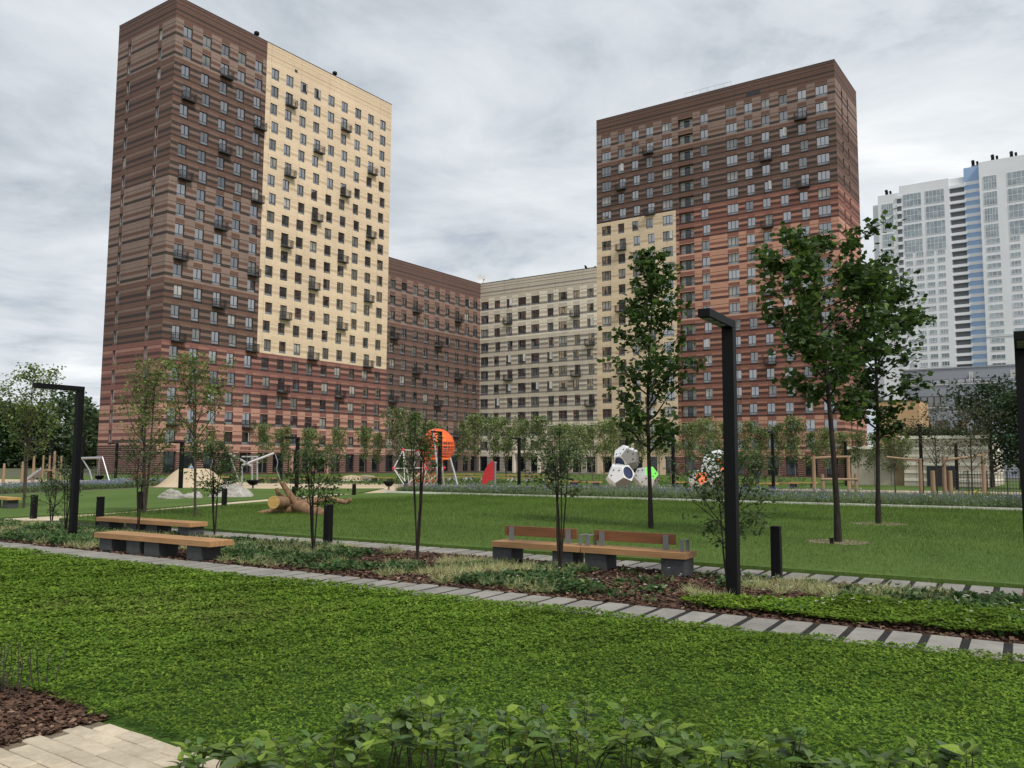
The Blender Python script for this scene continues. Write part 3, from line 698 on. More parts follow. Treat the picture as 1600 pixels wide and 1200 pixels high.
bench_at(767, 905.5, 15.02, .46, .62, 'wooden bench with backrest, left half of the pair on the far path', backs=((-.95, .75),), legs=((-.80, .46), (.62, .46)), arms=(.95,))
bench_at(907, 1071, 15.02, .46, .62, 'wooden bench with backrest, right half of the pair on the far path', backs=((-.98, .72),), legs=((-.78, .46), (.80, .46)), arms=(-1.0, .93))
bench_at(147, 328, 11.76, .44, .62, 'long backless wooden bench at the left, right beside the near slab path', legs=((-1.62, .46), (-.62, .46), (.02, .5), (1.42, .46)))
bench_at(150, 296, 14.9, .44, .60, 'long backless wooden bench behind the other backless bench', legs=((-1.75, .46), (-.5, .46), (.4, .46), (1.75, .46)))

# ------------------------------------------------------------------ trees and shrubs
def make_tree(seed, h, r0, crown_lo, width, n_limb, n_leaf, leaf_size, col, alt, shape='oval', barkm='bark_dark', template='maple', up_ang=(.45, .95), clump=.16, stems=1, bend=.03, leafm='leaf', limb_r=.35, lean=(0, 0), fill=.35):
    rg = np.random.default_rng(seed); tm = MB(); pts_leaf = []
    def prof(f):
        if shape == 'oval': return math.sin(math.pi * min(1, max(0, .12 + .86 * f))) ** .75
        if shape == 'cone': return (1 - f) ** .7 * min(1, .45 + 2.2 * f) + .05
        if shape == 'up': return .45 + .55 * math.sin(math.pi * (.25 + .65 * f))
        return 1
    heights = []
    for st in range(stems):
        a0 = rg.uniform(0, 6.28); sp = 0 if stems == 1 else rg.uniform(.05, .18) * width
        hh = h * (1 if st == 0 else rg.uniform(.75, .98)); pts = []; rad = []
        wob = rg.normal(size=2) * bend
        for k in range(9):
            f = k / 8; off = sp * (f ** .8); w2 = Vector((wob[0] * math.sin(f * 5 + st), wob[1] * math.sin(f * 4 + 1 + st), 0)) * h * .35
            pts.append(Vector((math.cos(a0) * off + lean[0] * f ** 2, math.sin(a0) * off + lean[1] * f ** 2, hh * f * .97)) + w2 * f); rad.append(r0 * (1 - f) ** .8 * (1 if stems == 1 else .8) + .006)
        if stems == 1: rad[0] *= 1.25
        tm.tube(pts, rad, 7 if r0 > .03 else 5); heights.append((pts, hh))
    for i_ in range(n_limb):
        pts, hh = heights[i_ % stems]; f0 = crown_lo / h + (1 - crown_lo / h) * ((i_ + rg.uniform(0, .9)) / n_limb) ** .9 * .93
        fi = f0 * 8; k = min(7, int(fi)); st = pts[k].lerp(pts[k + 1], fi - k)
        az = i_ * 2.399 + rg.uniform(-.5, .5); fr = (f0 * h - crown_lo) / (h - crown_lo); reach = width / 2 * prof(fr) * rg.uniform(.75, 1.12)
        el = rg.uniform(*up_ang); d = Vector((math.cos(az) * math.cos(el), math.sin(az) * math.cos(el), math.sin(el))); Ln = reach / max(.3, math.cos(el)); Ln = min(Ln, max(.02 + .015 * h, (h * .985 - st.z) / (math.sin(el) + .12)))
        lp = [st]
        for j in range(1, 5):
            g_ = j / 4; lp.append(st + d * Ln * g_ + Vector((rg.normal() * .04, rg.normal() * .04, .10 * g_ * g_ + rg.normal() * .03)) * Ln)
        rr = max(.006, r0 * (1 - f0) * limb_r * 2); tm.tube(lp, [rr * (1 - .8 * j / 4) + .003 for j in range(5)], 5, cap=False)
        segs = [(lp[j], lp[j + 1]) for j in range(4)]
        # twigs
        for q in range(5):
            j = int(rg.integers(1, 4)); b0 = lp[j].lerp(lp[j + 1], rg.random()) if j < 4 else lp[4]
            td = (d + Vector(rg.normal(size=3)) * .75).normalized(); tl = Ln * rg.uniform(.18, .42) + .08; t1 = b0 + td * tl; t1.z = min(t1.z, h * .99)
            tm.tube([b0, b0.lerp(t1, .5) + Vector((0, 0, .02)), t1], [rr * .3 + .002, rr * .2 + .002, .002], 3, cap=False); segs.append((b0, t1)); segs.append((b0.lerp(t1, .4), t1))
        nl = max(6, int(n_leaf / n_limb * (.55 + .6 * prof(fr))))
        w8 = np.array([.1, .35, .9, 1.2] + [1.0] * (len(segs) - 4)); w8 /= w8.sum(); ch = rg.choice(len(segs), nl, p=w8); tt = rg.random(nl)
        A_ = np.array([list(s_[0]) for s_ in segs]); B_ = np.array([list(s_[1]) for s_ in segs])
        pts_leaf.append(A_[ch] + (B_[ch] - A_[ch]) * tt[:, None] + rg.normal(size=(nl, 3)) * clump * np.array([1, 1, .75]) * min(1, reach + .25))
    P = np.concatenate(pts_leaf); n = len(P); cols = shade_cols(rg, n, col, .28, alt, .22)
    sz = leaf_size * rg.uniform(.65, 1.25, n); v, f, c = leaf_cloud(rg, P, sz, .35, template, cols)
    return tm.mesh('trunk'), np_mesh('crown', v, f, c), barkm, leafm
def plant_tree(name, meshes, loc, label, cat_, group, rz=0, scale=1):
    tmesh, lmesh, bm_, lm_ = meshes; e_ = empty(name, loc, rz); e_.scale = (scale, scale, scale) if not isinstance(scale, tuple) else scale
    obj('trunk', tmesh, bm_, e_); obj('crown', lmesh, lm_, e_); tag(e_, label, cat_, group); return e_
MAPLE = (.045, .086, .018); MAPLE_A = (.105, .165, .034)
def tree_h(px, base, top): g = G(px, base); return g, at(px, top, g.y).z
g, h = tree_h(1017, 831, 366)
plant_tree('maple_tree', make_tree(3, h, .07, 2.3, 3.0, 36, 3200, .145, MAPLE, MAPLE_A, 'cone', up_ang=(.45, .95), clump=.15), g, 'slim upright maple standing behind the pair of benches', 'tree', 'lawn maples', R(40))
g, h = tree_h(1310, 853, 333)
t1 = make_tree(8, h * .97, .08, 3.2, 3.5, 23, 3300, .155, MAPLE, MAPLE_A, 'oval', up_ang=(.25, .8), clump=.15, bend=.02, lean=(-.55, .1))
plant_tree('maple_tree', t1, g + Vector((0, 0, .09)), 'tall spreading maple on the lawn, nearer of the two at the right', 'tree', 'lawn maples', 0)
g2, h2 = tree_h(1373, 823, 405)
t2 = make_tree(21, h2, .08, 2.9, 3.2, 26, 3700, .165, (.030, .060, .015), MAPLE_A, 'oval', up_ang=(.3, .9), clump=.17, bend=.02, lean=(.25, 0))
plant_tree('maple_tree', t2, g2 + Vector((0, 0, .09)), 'dark dense maple on the lawn, farther of the two at the right', 'tree', 'lawn maples', 0)
for (gg, rx, lab) in ((G(1310, 853), .78, 'nearer'), (g2, .9, 'farther')):
    m = MB(); n = 26; rr = [rx * (1 + .07 * math.sin(k * 2.7) + .05 * math.sin(k * 5.1)) for k in range(n)]
    m.add([(gg.x + rr[k] * math.cos(6.283 * k / n), gg.y + rr[k] * math.sin(6.283 * k / n), LAWN_Z + .006) for k in range(n)], (tuple(range(n)),)); o = m.build('tree_pit', 'pit_soil'); o['kind'] = 'structure'
    if lab == 'nearer':
        e_ = empty('soil_stake', gg + Vector((-.38, -.55, LAWN_Z))); q = MB(); q.box(-.04, .04, -.04, .04, 0, .13); q.build('stake_body', 'black_metal', e_, .01); q = MB(); q.box(-.05, .05, -.05, .05, .13, .15); q.build('stake_cap', 'black_metal', e_)
        tag(e_, 'short black irrigation stake in the soil ring of the nearer maple', 'stake')
LEFTC = (.15, .20, .055); LEFTA = (.26, .31, .10)
for (px, base, top, wd, seed, lab, stm) in ((37, 796, 574, 3.6, 31, 'leafy young tree at the left edge, left of the lamp post', 2), (226, 806, 556, 2.9, 32, 'slim upright young tree behind the backless benches', 3), (305, 812, 556, 3.2, 33, 'open young tree behind the right end of the backless benches', 2)):
    g, h = tree_h(px, base, top)
    plant_tree('young_tree', make_tree(seed, h, .055, 2.0, wd * .62, 22, 1700 if px > 100 else 2300, .135, LEFTC, LEFTA, 'up', 'bark', 'quad', (.65, 1.15), .15, stm, .03), g, lab, 'tree', 'young lawn trees')
# multi-stem shrubs in the bed: bare stems, leaves high up
SHC = (.062, .105, .032); SHA = (.13, .18, .06)
def shrub(px, base, top, wd, seed, lab, lo=.5, leaves=900, stems=5, ls=.085, limbs=16):
    g, h = tree_h(px, base, top)
    plant_tree('multi_stem_shrub', make_tree(seed, h, .017, h * lo, wd, limbs, leaves, ls, SHC, SHA, 'oval', 'bark_dark', 'leaf', (.3, 1.0), .10, stems, .06, 'leaf', .4), g, lab, 'shrub', 'multi-stem shrubs in the planting bed')
shrub(652, 877, 642, 1.05, 41, 'multi-stem shrub with bare legs in front of the orange climbing ball', .55, 760, 6)
shrub(875, 897, 668, 1.15, 42, 'multi-stem shrub in front of the left bench of the pair', .52, 900, 5)
shrub(490, 868, 690, 1.45, 43, 'dense multi-stem shrub in front of the log', .42, 1350, 6)
shrub(1136, 906, 700, 1.75, 44, 'leafy multi-stem shrub behind the nearest lamp post', .24, 1300, 7, .10, 26)
shrub(335, 838, 684, 1.4, 45, 'dense multi-stem shrub right of the backless benches', .38, 1500, 6)
shrub(216, 838, 680, 1.5, 46, 'multi-stem shrub between the two backless benches', .5, 600, 4)
shrub(80, 822, 745, 1.1, 47, 'low thin shrub left of the left lamp post', .2, 420, 4)
shrub(103, 835, 712, .9, 48, 'thin shrub half hidden behind the left lamp post', .45, 420, 3)

# ------------------------------------------------------------------ far young trees in rows before the houses
FARC = (.155, .20, .065); FARA = (.26, .30, .12)
fm = [make_tree(60 + k, 6.3, .045, 1.7, 2.9 if k % 2 else 2.4, 20, 1500, .25, FARC if k < 4 else (.11, .15, .048), FARA, 'up', 'bark_pale', 'quad', (.7, 1.2), .24, 2 + k % 2, .03, 'leaf_soft') for k in range(6)]
ORD = ['first', 'second', 'third', 'fourth', 'fifth', 'sixth', 'seventh', 'eighth', 'ninth', 'tenth', 'eleventh', 'twelfth', 'thirteenth', 'fourteenth', 'fifteenth', 'sixteenth', 'seventeenth', 'eighteenth', 'nineteenth', 'twentieth']
rg = random.Random(77)
spots = {'the red brick base of the left tower': [(409, 98, 666), (442, 88, 668), (482, 100, 672), (522, 96, 668), (570, 98, 668), (590, 90, 676)],
         'the dark brown wing': [(622, 88, 640), (642, 84, 648), (672, 92, 660), (722, 96, 660), (742, 100, 652)],
         'the tan wing': [(772, 104, 654), (791, 97, 656), (822, 94, 660), (846, 90, 656), (868, 84, 668), (886, 82, 664), (905, 88, 662), (926, 92, 668)],
         'the yellow part of the right tower': [(944, 96, 658), (958, 86, 652), (984, 90, 668), (1004, 98, 662), (1030, 92, 664), (1048, 86, 660)],
         'the orange brick part of the right tower': [(1078, 90, 664), (1102, 84, 656), (1128, 92, 660), (1172, 88, 664), (1190, 96, 672), (1216, 90, 668), (1243, 84, 656), (1268, 92, 676), (1292, 86, 674), (1318, 90, 678), (1340, 84, 676)],
         'the pale pavilion': [(1366, 80, 680), (1392, 86, 686), (1412, 78, 690)]}
for place, ls in spots.items():
    for k, (px, Y, top) in enumerate(ls):
        b = ground_at(px, Y); h = at(px, top, Y).z; sc_ = h / 6.3 * rg.uniform(.97, 1.05)
        plant_tree('row_tree', fm[rg.randrange(6)], b, 'slender young tree before %s, %s from the left' % (place, ORD[k]), 'tree', 'young trees in rows before the houses', rg.uniform(0, 6.28), (sc_ * rg.uniform(.62, .9), sc_ * rg.uniform(.62, .9), sc_))
# trees at the right edge, before the grey office
for (px, Y, top, wd, seed, lab) in ((1463, 50, 632, 2.6, 81, 'thin young tree by the fence, behind the timber frame'), (1518, 48, 640, 2.4, 82, 'sparse young tree growing by the striped pavilion corner'), (1398, 58, 668, 2.4, 83, 'small bushy tree before the pavilion wall')):
    b = ground_at(px, Y); h = at(px, top, Y).z
    plant_tree('young_tree', make_tree(seed, h, .05, 1.6, wd, 18, 800, .14, (.07, .08, .03), (.12, .10, .04), 'up', 'bark', 'quad', (.5, 1.1), .2, 1, .03), b, lab, 'tree', 'young trees at the right')
for (px, Y, top, wd, seed, lab) in ((1550, 82, 598, 7.5, 84, 'big dark bushy tree before the grey office building'), (1596, 74, 620, 5.5, 85, 'dark tree cut by the right edge of the picture'), (1440, 108, 668, 4.5, 86, 'green bush tree below the grey office windows'), (1490, 112, 672, 4.5, 87, 'green bush tree left of the big dark tree')):
    b = ground_at(px, Y); h = at(px, top, Y).z
    plant_tree('broad_tree', make_tree(seed, h, .18, 1.4, wd, 46, 4200, .34, (.022, .045, .016), (.045, .075, .024), 'oval', 'bark', 'quad', (.2, .9), .5, 1, .02, 'leaf_soft'), b, lab, 'tree', 'broad trees at the right')
# far wood at the left edge: reads as one mass
rgn = np.random.default_rng(5); parts = []
for k in range(75):
    px = rgn.uniform(-260, 170); Y = rgn.uniform(190, 250); b = ground_at(px, Y); top = at(px, 622 + 14 * math.sin(px * .045) + rgn.uniform(-7, 12) + max(0, (px - 60) * .10), Y).z
    n = 520; q = rgn.normal(size=(n, 3)); q /= np.linalg.norm(q, axis=1, keepdims=True); q *= rgn.uniform(.55, 1, (n, 1)) ** .5
    q[:, 2] = np.abs(q[:, 2]) if False else q[:, 2]
    rad = rgn.uniform(3.5, 5.5); P = np.array([b.x, b.y, 0]) + q * np.array([rad, rad, top * .52]) + np.array([0, 0, top * .5])
    parts.append(leaf_cloud(rgn, P, rgn.uniform(.8, 1.6, n), .4, 'quad', shade_cols(rgn, n, (.045, .085, .032) if k % 3 else (.065, .10, .04), .35)))
v, f, c = cat(parts); o = obj('woodland', np_mesh('woodland', v, f, c), 'leaf_soft', kind='stuff')
tag(o, 'dark green woodland mass far behind the playground at the left', 'woodland')

# ------------------------------------------------------------------ buildings behind, at the right
def plain_building(name, origin_px, Y, label):
    b = ground_at(origin_px, Y); e_ = empty(name, b, VANG); tag(e_, label, 'building'); return e_
# white high-rise: local x along V (to the right), faces -y; right end off the frame
hx = ground_at(1386, 322); hr = empty('high_rise', hx, VANG)
tag(hr, 'white residential high-rise with blue stripe far behind the right tower', 'building')
XB1, XB2, XB3 = 25.0, 30.0, 35.2; HT = 109.5; HEND = 68
WHT = (.74, .75, .77)
m = MB()
m.box(0, 7.8, 0, 14, 0, HT - 2.5, WHT); m.box(7.8, XB1, -.001, 14, 0, HT, WHT); m.box(XB1, XB2, 1.6, 14, 0, HT, WHT)
m.box(XB3, HEND, -1.5, 14, 0, HT + 3.5, WHT); m.box(-2.6, 0, 3.5, 14, 0, HT - 5, WHT)
m.build('wall', 'painted', hr)
m = MB(); m.box(XB2, XB3, .8, 14, 0, HT + 3, srgb(150, 178, 212)); m.build('blue_stripe', 'painted', hr)
FW = 3.02
def hwin(x, z, w_, h_, panes, y=-.02):
    k = ('h', round(w_, 2), round(h_, 2), panes)
    if k not in WM:
        f = MB(); fr = .16; f.box(-w_ / 2, w_ / 2, -.10, -.04, 0, fr); f.box(-w_ / 2, w_ / 2, -.10, -.04, h_ - fr, h_); f.box(-w_ / 2, -w_ / 2 + fr, -.10, -.04, fr, h_ - fr); f.box(w_ / 2 - fr, w_ / 2, -.10, -.04, fr, h_ - fr)
        for q in range(1, panes): xx = -w_ / 2 + w_ * q / panes; f.box(xx - .05, xx + .05, -.09, -.04, fr, h_ - fr)
        if h_ > 4: f.box(-w_ / 2 + fr, w_ / 2 - fr, -.085, -.045, h_ / 2 - .08, h_ / 2 + .08)
        fm_ = f.mesh('window_frame'); fm_.materials.append(MAT['frame_white']); g_ = MB(); g_.box(-w_ / 2 + .08, w_ / 2 - .08, -.06, .0, .08, h_ - .08); gm_ = g_.mesh('pane'); WM[k] = (fm_, gm_)
    a, b_ = WM[k]
    if not b_.materials: b_.materials.append(MAT['glass_pale'])
    o = obj('window', a, None, hr, (x, y, z)); obj('pane', b_, None, o)
for k in range(30):                                    # ordinary storeys
    z = HT - 28.5 - k * FW
    if z < 22: break
    for x in (10.6, 14.3, 17.9, 21.6): hwin(x, z, 2.7, 1.75, 3)
    for x in (XB3 + 3.6, XB3 + 10.4, XB3 + 15.4, XB3 + 20.4): hwin(x, z + 1.2, 4.4 if x < XB3 + 5 else 3.2, 1.75, 3, -1.52)
for k in range(4):                                     # tall glazed storeys on top
    z = HT - 8.6 - k * 6.0
    for x, w_ in ((3.4, 4.2), (12.2, 6.6), (20.1, 6.6)): hwin(x, z - (2.5 if x < 5 else 0), w_, 5.0, 5, -.02)
    for x, w_ in ((XB3 + 3.4, 4.4), (XB3 + 12.6, 7.6), (XB3 + 21.2, 6)): hwin(x, z + 1.5, w_, 5.0, 5, -1.52)
mslab = MB(); mslab.box(0, XB2 - XB1 + .5, -1.0, .2, 0, 1.05, WHT); msl = mslab.mesh('balcony'); msl.materials.append(MAT['painted'])
mdk = MB(); mdk.box(.2, XB2 - XB1 - .1, -.02, .0, 0, 1.9); mdm = mdk.mesh('balcony_glazing'); mdm.materials.append(MAT['balcony_shade'])
mbl = MB(); mbl.box(0, XB3 - XB2 - .01, 0, .12, 0, 1.3, WHT); mblm = mbl.mesh('band'); mblm.materials.append(MAT['painted'])
ms2 = MB(); ms2.box(0, 1.7, -.35, .2, 0, 1.1, WHT); ms2m = ms2.mesh('balcony'); ms2m.materials.append(MAT['painted']); md2 = MB(); md2.box(0, 1.6, -.02, 0, 0, 1.85); md2m = md2.mesh('balcony_glazing'); md2m.materials.append(MAT['balcony_shade'])
for k in range(27):
    z = HT - 4.0 - k * FW; obj('balcony', msl, None, hr, (XB1, 1.4, z)); obj('balcony_glazing', mdm, None, hr, (XB1, 1.585, z - 1.92)); obj('band', mblm, None, hr, (XB2, .70, z + .3))
    obj('balcony', ms2m, None, hr, (6.9, -.21, z - 1)); obj('balcony_glazing', md2m, None, hr, (6.9, -.03, z - 2.9))
m = MB(); m.box(XB3, HEND, -1.7, -1.51, 48, 48.8, (.6, .62, .64)); m.build('cornice', 'painted', hr)
for (x, y, z, lab) in ((3.0, 5, HT - 2.5, 'dark roof fan at the left end of the white high-rise'), (33.5, 4, HT + 3, 'dark roof fan above the blue stripe of the high-rise'), (40.0, 3, HT + 3.5, 'dark roof fan cluster on the taller high-rise section, left'), (46.0, 3, HT + 3.5, 'dark roof fan cluster on the taller high-rise section, right')):
    q = CC * 0 + np.array([hx.x, hx.y]) + V * x + U * y; e_ = empty('roof_fan', (q[0], q[1], z), VANG)
    t_ = MB(); t_.box(-1.2, 1.2, -.8, .8, 0, 1.2); t_.build('housing', 'grey_steel', e_, .1); t_ = MB(); t_.tube([(-.5, -.2, 1.15), (-.5, -.5, 2.4), (-.5, -1.3, 2.7)], [.55, .55, .6], 12); t_.tube([(.9, 0, 1.15), (.9, -.3, 2.0), (.9, -1.0, 2.2)], [.4, .4, .45], 12); t_.build('fan_duct', 'black_metal', e_); tag(e_, lab, 'roof fan', 'roof fans of the high-rise')
# grey office
ob = ground_at(1420, 150); of = empty('office_building', ob, VANG); tag(of, 'grey panelled office building with window strips behind the trees at the right', 'building')
GRY = srgb(150, 157, 168); GRL = srgb(205, 208, 210)
zt = at(1430, 580, 150).z
m = MB(); m.box(0, 22, 0, 18, 0, zt, GRY); m.build('wall', 'painted', of)
for k, (za, h_, x0, x1, n, gm) in enumerate(((zt - 2.6, .75, .6, 7, 5, 'glass'), (zt - 2.6, .75, 8.2, 14.6, 5, 'glass'), (zt - 2.6, .75, 15.8, 21.6, 5, 'glass'), (zt - 6.6, 1.9, .3, 6.6, 6, 'glass_curtain'), (zt - 6.6, 1.9, 8.0, 16, 7, 'glass_curtain'), (zt - 10.9, 1.9, .3, 6.6, 6, 'glass_curtain'), (zt - 10.9, 1.9, 8.0, 17, 7, 'glass'))):
    w1 = (x1 - x0) / n
    for q in range(n): put_window(of, x0 + w1 * (q + .5), -.06, za, w1 - .06, h_, 1, 0, 'window', gm, 0)
    f = MB(); f.box(x0 - .1, x1 + .1, -.14, -.10, za - .22, za - .02, GRL); f.build('sill', 'painted', of)
for za, x0, x1 in ((zt - 13.2, .2, 17),):
    f = MB(); f.box(x0, x1, -.09, -.002, za, za + 1.7, (.09, .30, .16)); f.build('green_panel', 'painted', of)
m = MB(); m.box(-.1, 22.1, -.12, 18.1, zt, zt + .25, srgb(150, 156, 164)); m.build('coping', 'painted', of)
# tan block left of it
tbk = ground_at(1372, 128); tn = empty('tan_block', tbk, VANG); tag(tn, 'plain tan blank wall between the right tower and the grey office', 'building'); zt = at(1400, 628, 128).z
m = MB(); m.box(0, 6.0, 0, 8, 0, zt, srgb(196, 160, 122)); m.box(-.05, 6.0, -.03, 0, zt * .42, zt * .44, srgb(170, 135, 105)); m.build('wall', 'brick', tn); m = MB(); m.box(-.1, 6.1, -.1, 8.1, zt, zt + .18); m.build('coping', 'coping', tn)
# pale striped pavilion
pv0 = ground_at(1328, 88); pvn = empty('pavilion', pv0, VANG); tag(pvn, 'low pale pavilion with horizontal stripes behind the timber frames', 'building')
pc1, pc2 = srgb(236, 228, 212), srgb(196, 183, 168)
def s_of(px):                                   # distance along V from the pavilion's left end to a pixel column
    r = ray(px, 730); a = np.array([r.x, r.y]); A_ = np.array([[a[0], -V[0]], [a[1], -V[1]]]); k = np.linalg.solve(A_, np.array([pv0.x, pv0.y])); return float(k[1])
xe = s_of(1543); zt = at(1480, 684, 80).z; m = MB(); z = 0; k = 0
hh = [.5, .28] * 20
xs1 = s_of(1412)
while z < zt - .05:
    h_ = min(hh[k], zt - z); yy = 0 if k % 2 == 0 else -.05
    m.box(xs1, xe, yy, 16, z, z + h_, pc1 if k % 2 else pc2); z += h_; k += 1
m.build('wall', 'brick', pvn)
m = MB(); m.box(0, xs1 - .01, .6, 14, 0, zt - 1.0, pc2); m.build('side_wall', 'brick', pvn)
for x0, x1, a in ((-.3, xs1, zt - 1.0), (xs1 - .4, xe + .2, zt)):
    m = MB(); m.box(x0, x1, -.35 if a == zt else .3, 16.2 if a == zt else 14.2, a, a + .3, pc1); m.build('roof', 'painted', pvn)
for px0, px1 in ((1448, 1492),):
    m = MB(); m.box(s_of(px0), s_of(px1), -.09, -.055, 0, 2.0); m.build('shutter', 'frame_dark', pvn)
for px0, px1 in ((1398, 1420),):
    m = MB(); m.box(s_of(px0), s_of(px1), .5, .59, 0, 2.0); m.build('door', 'timber', pvn)
# fence
fA, fB = ground_at(1455, 62), ground_at(1640, 55); fl = (fB - fA).length; fe = empty('mesh_fence', fA, math.atan2(fB.y - fA.y, fB.x - fA.x))
n = 6
for k in range(n + 1):
    p = MB(); p.box(-.03, .03, -.03, .03, 0, 1.75); p.build('post', 'frame_dark', fe, loc=(fl * k / n, 0, 0))
p = MB()
for k in range(8): p.box(0, fl, -.012, .012, .12 + k * .22, .145 + k * .22)
for k in range(int(fl / .2)): p.box(k * .2, k * .2 + .022, -.008, .008, .1, 1.7)
p.build('wire_panel', 'frame_dark', fe); tag(fe, 'dark wire mesh fence at the right in front of the striped pavilion', 'fence')

# ------------------------------------------------------------------ log, boulders
LOGY = G(480, 806).y; lg = empty('fallen_log', (G(478, 806).x, LOGY, .09)); org = lg.location.copy()
def lp(px, py, dy=0): q = at(px, py, LOGY + dy); q = q - org; q.z = max(q.z, 0.02); return q
def limb(name, pts, rads, mat='log_wood', capc=None):
    b = MB(); b.tube(pts, rads, 14); return b.build(name, mat, lg)
limb('trunk', [lp(427.5, 785, -1.2), lp(436, 785, -.7), lp(449, 785, .1), lp(466, 786.5, .9), lp(484, 788, 1.5)], [.235, .23, .235, .23, .2])
limb('stem', [lp(448, 789, .2), lp(462, 791, 0), lp(478, 796, -.4), lp(494, 801, -.9), lp(508, 805, -1.2)], [.16, .24, .26, .25, .19])
limb('root', [lp(402.5, 802.5, -.2), lp(420, 799.5, -.2), lp(440, 796, -.1), lp(460, 795, 0), lp(475, 795, 0)], [.05, .11, .15, .19, .15])
limb('branch', [lp(432.5, 762.5, .3), lp(434.5, 771, .3), lp(443, 778, .25), lp(455, 785, .1), lp(464, 789, 0)], [.075, .085, .10, .12, .13])
limb('branch', [lp(440, 753, -.1), lp(447, 764, -.1), lp(455, 776, -.1), lp(463, 788, -.1)], [.095, .11, .13, .15])
limb('branch', [lp(466, 786, .3), lp(490, 783, .6), lp(515, 779.5, .8), lp(535, 783.5, .9), lp(541, 785, .9), lp(548.5, 780, .9)], [.16, .15, .12, .10, .09, .10])
cut = MB(); c0 = lp(427.5, 785, -1.2); d0 = (lp(427.5, 785, -1.2) - lp(436, 785, -.7)).normalized(); cut.tube([c0 + d0 * .001, c0 + d0 * .012], [.235, .228], 18); cut.build('cut_face', 'table_wood', lg)
tag(lg, 'bare fallen tree log with upturned limbs lying on the lawn', 'log')
def boulder(name, px0, px1, top, base, dep, seed, label):
    gl, gr = G(px0, base), G(px1, base); c = (gl + gr) / 2; w_ = (gr - gl).length; h = at((px0 + px1) / 2, top, c.y).z
    bm = bmesh.new(); bmesh.ops.create_icosphere(bm, subdivisions=4, radius=1); rg_ = np.random.default_rng(seed); pl = rg_.normal(size=(16, 3)); pl /= np.linalg.norm(pl, axis=1, keepdims=True); dd = rg_.uniform(.55, .92, 16)
    for v_ in bm.verts:
        q = np.array(v_.co)
        for a_, d_ in zip(pl, dd):
            s_ = q @ a_ - d_
            if s_ > 0: q = q - a_ * s_ * .9
        q = q * (1 + .03 * math.sin(9 * q[0] + seed) * math.sin(8 * q[1]) + .02 * math.sin(23 * q[2] + 5 * q[0])); v_.co = q
    bm.verts.ensure_lookup_table(); zs = [v_.co.z for v_ in bm.verts]; zm = max(zs); xm = max(abs(v_.co.x) for v_ in bm.verts)
    for v_ in bm.verts: v_.co = Vector((v_.co.x / xm * w_ / 2, v_.co.y * dep / 2, v_.co.z / zm * h))
    me = bpy.data.meshes.new(name); bm.to_mesh(me); bm.free(); o = obj(name, me, 'rock', None, (c.x, c.y, 0.0)); tag(o, label, 'boulder', 'boulders on the left lawn')
boulder('boulder', 244, 290, 763, 780, 1.6, 3, 'low grey boulder, leftmost of the rocks on the lawn')
boulder('boulder', 284, 318, 768, 779, 1.0, 9, 'small pinkish boulder between the two larger rocks')
boulder('boulder', 312, 398, 752, 777, 2.2, 14, 'largest pale boulder beside the shrub right of the backless benches')

# ------------------------------------------------------------------ playground
def place(name, px, Y, rz=0, z=0): b = ground_at(px, Y); b.z = z; return empty(name, b, rz)
attr_mat('play', .5, .04, 3, None, 0, .5)
# white polyhedra with round holes and coloured faces
def dodeca(r, hole_faces, color_faces, facecols):
    ph = (1 + 5 ** .5) / 2; vs = [Vector((x, y, z)) for x in (-1, 1) for y in (-1, 1) for z in (-1, 1)]
    for a_ in (-1 / ph, 1 / ph):
        for b_ in (-ph, ph): vs += [Vector((0, a_, b_)), Vector((a_, b_, 0)), Vector((b_, 0, a_))]
    ico = []
    for a_ in (-1, 1):
        for b_ in (-ph, ph): ico += [Vector((0, a_, b_)), Vector((a_, b_, 0)), Vector((b_, 0, a_))]
    # face normals are icosahedron vertices; pair with dodecahedron
    fs = []
    ico = [Vector((0, a_, b_)) for a_ in (-1, 1) for b_ in (-ph, ph)] + [Vector((a_, b_, 0)) for a_ in (-1, 1) for b_ in (-ph, ph)] + [Vector((b_, 0, a_)) for a_ in (-1, 1) for b_ in (-ph, ph)]
    ico = [Vector((q.x, q.z, q.y)) if False else q for q in ico]
    best = []
    for nrm_ in ico:
        # dodecahedron dual: rotate so its faces fit
        n_ = Vector((nrm_.y, nrm_.x, nrm_.z)) if False else nrm_
        d_ = sorted(vs, key=lambda q: -q.dot(n_))[:5]; best.append((n_, d_))
    return vs, best
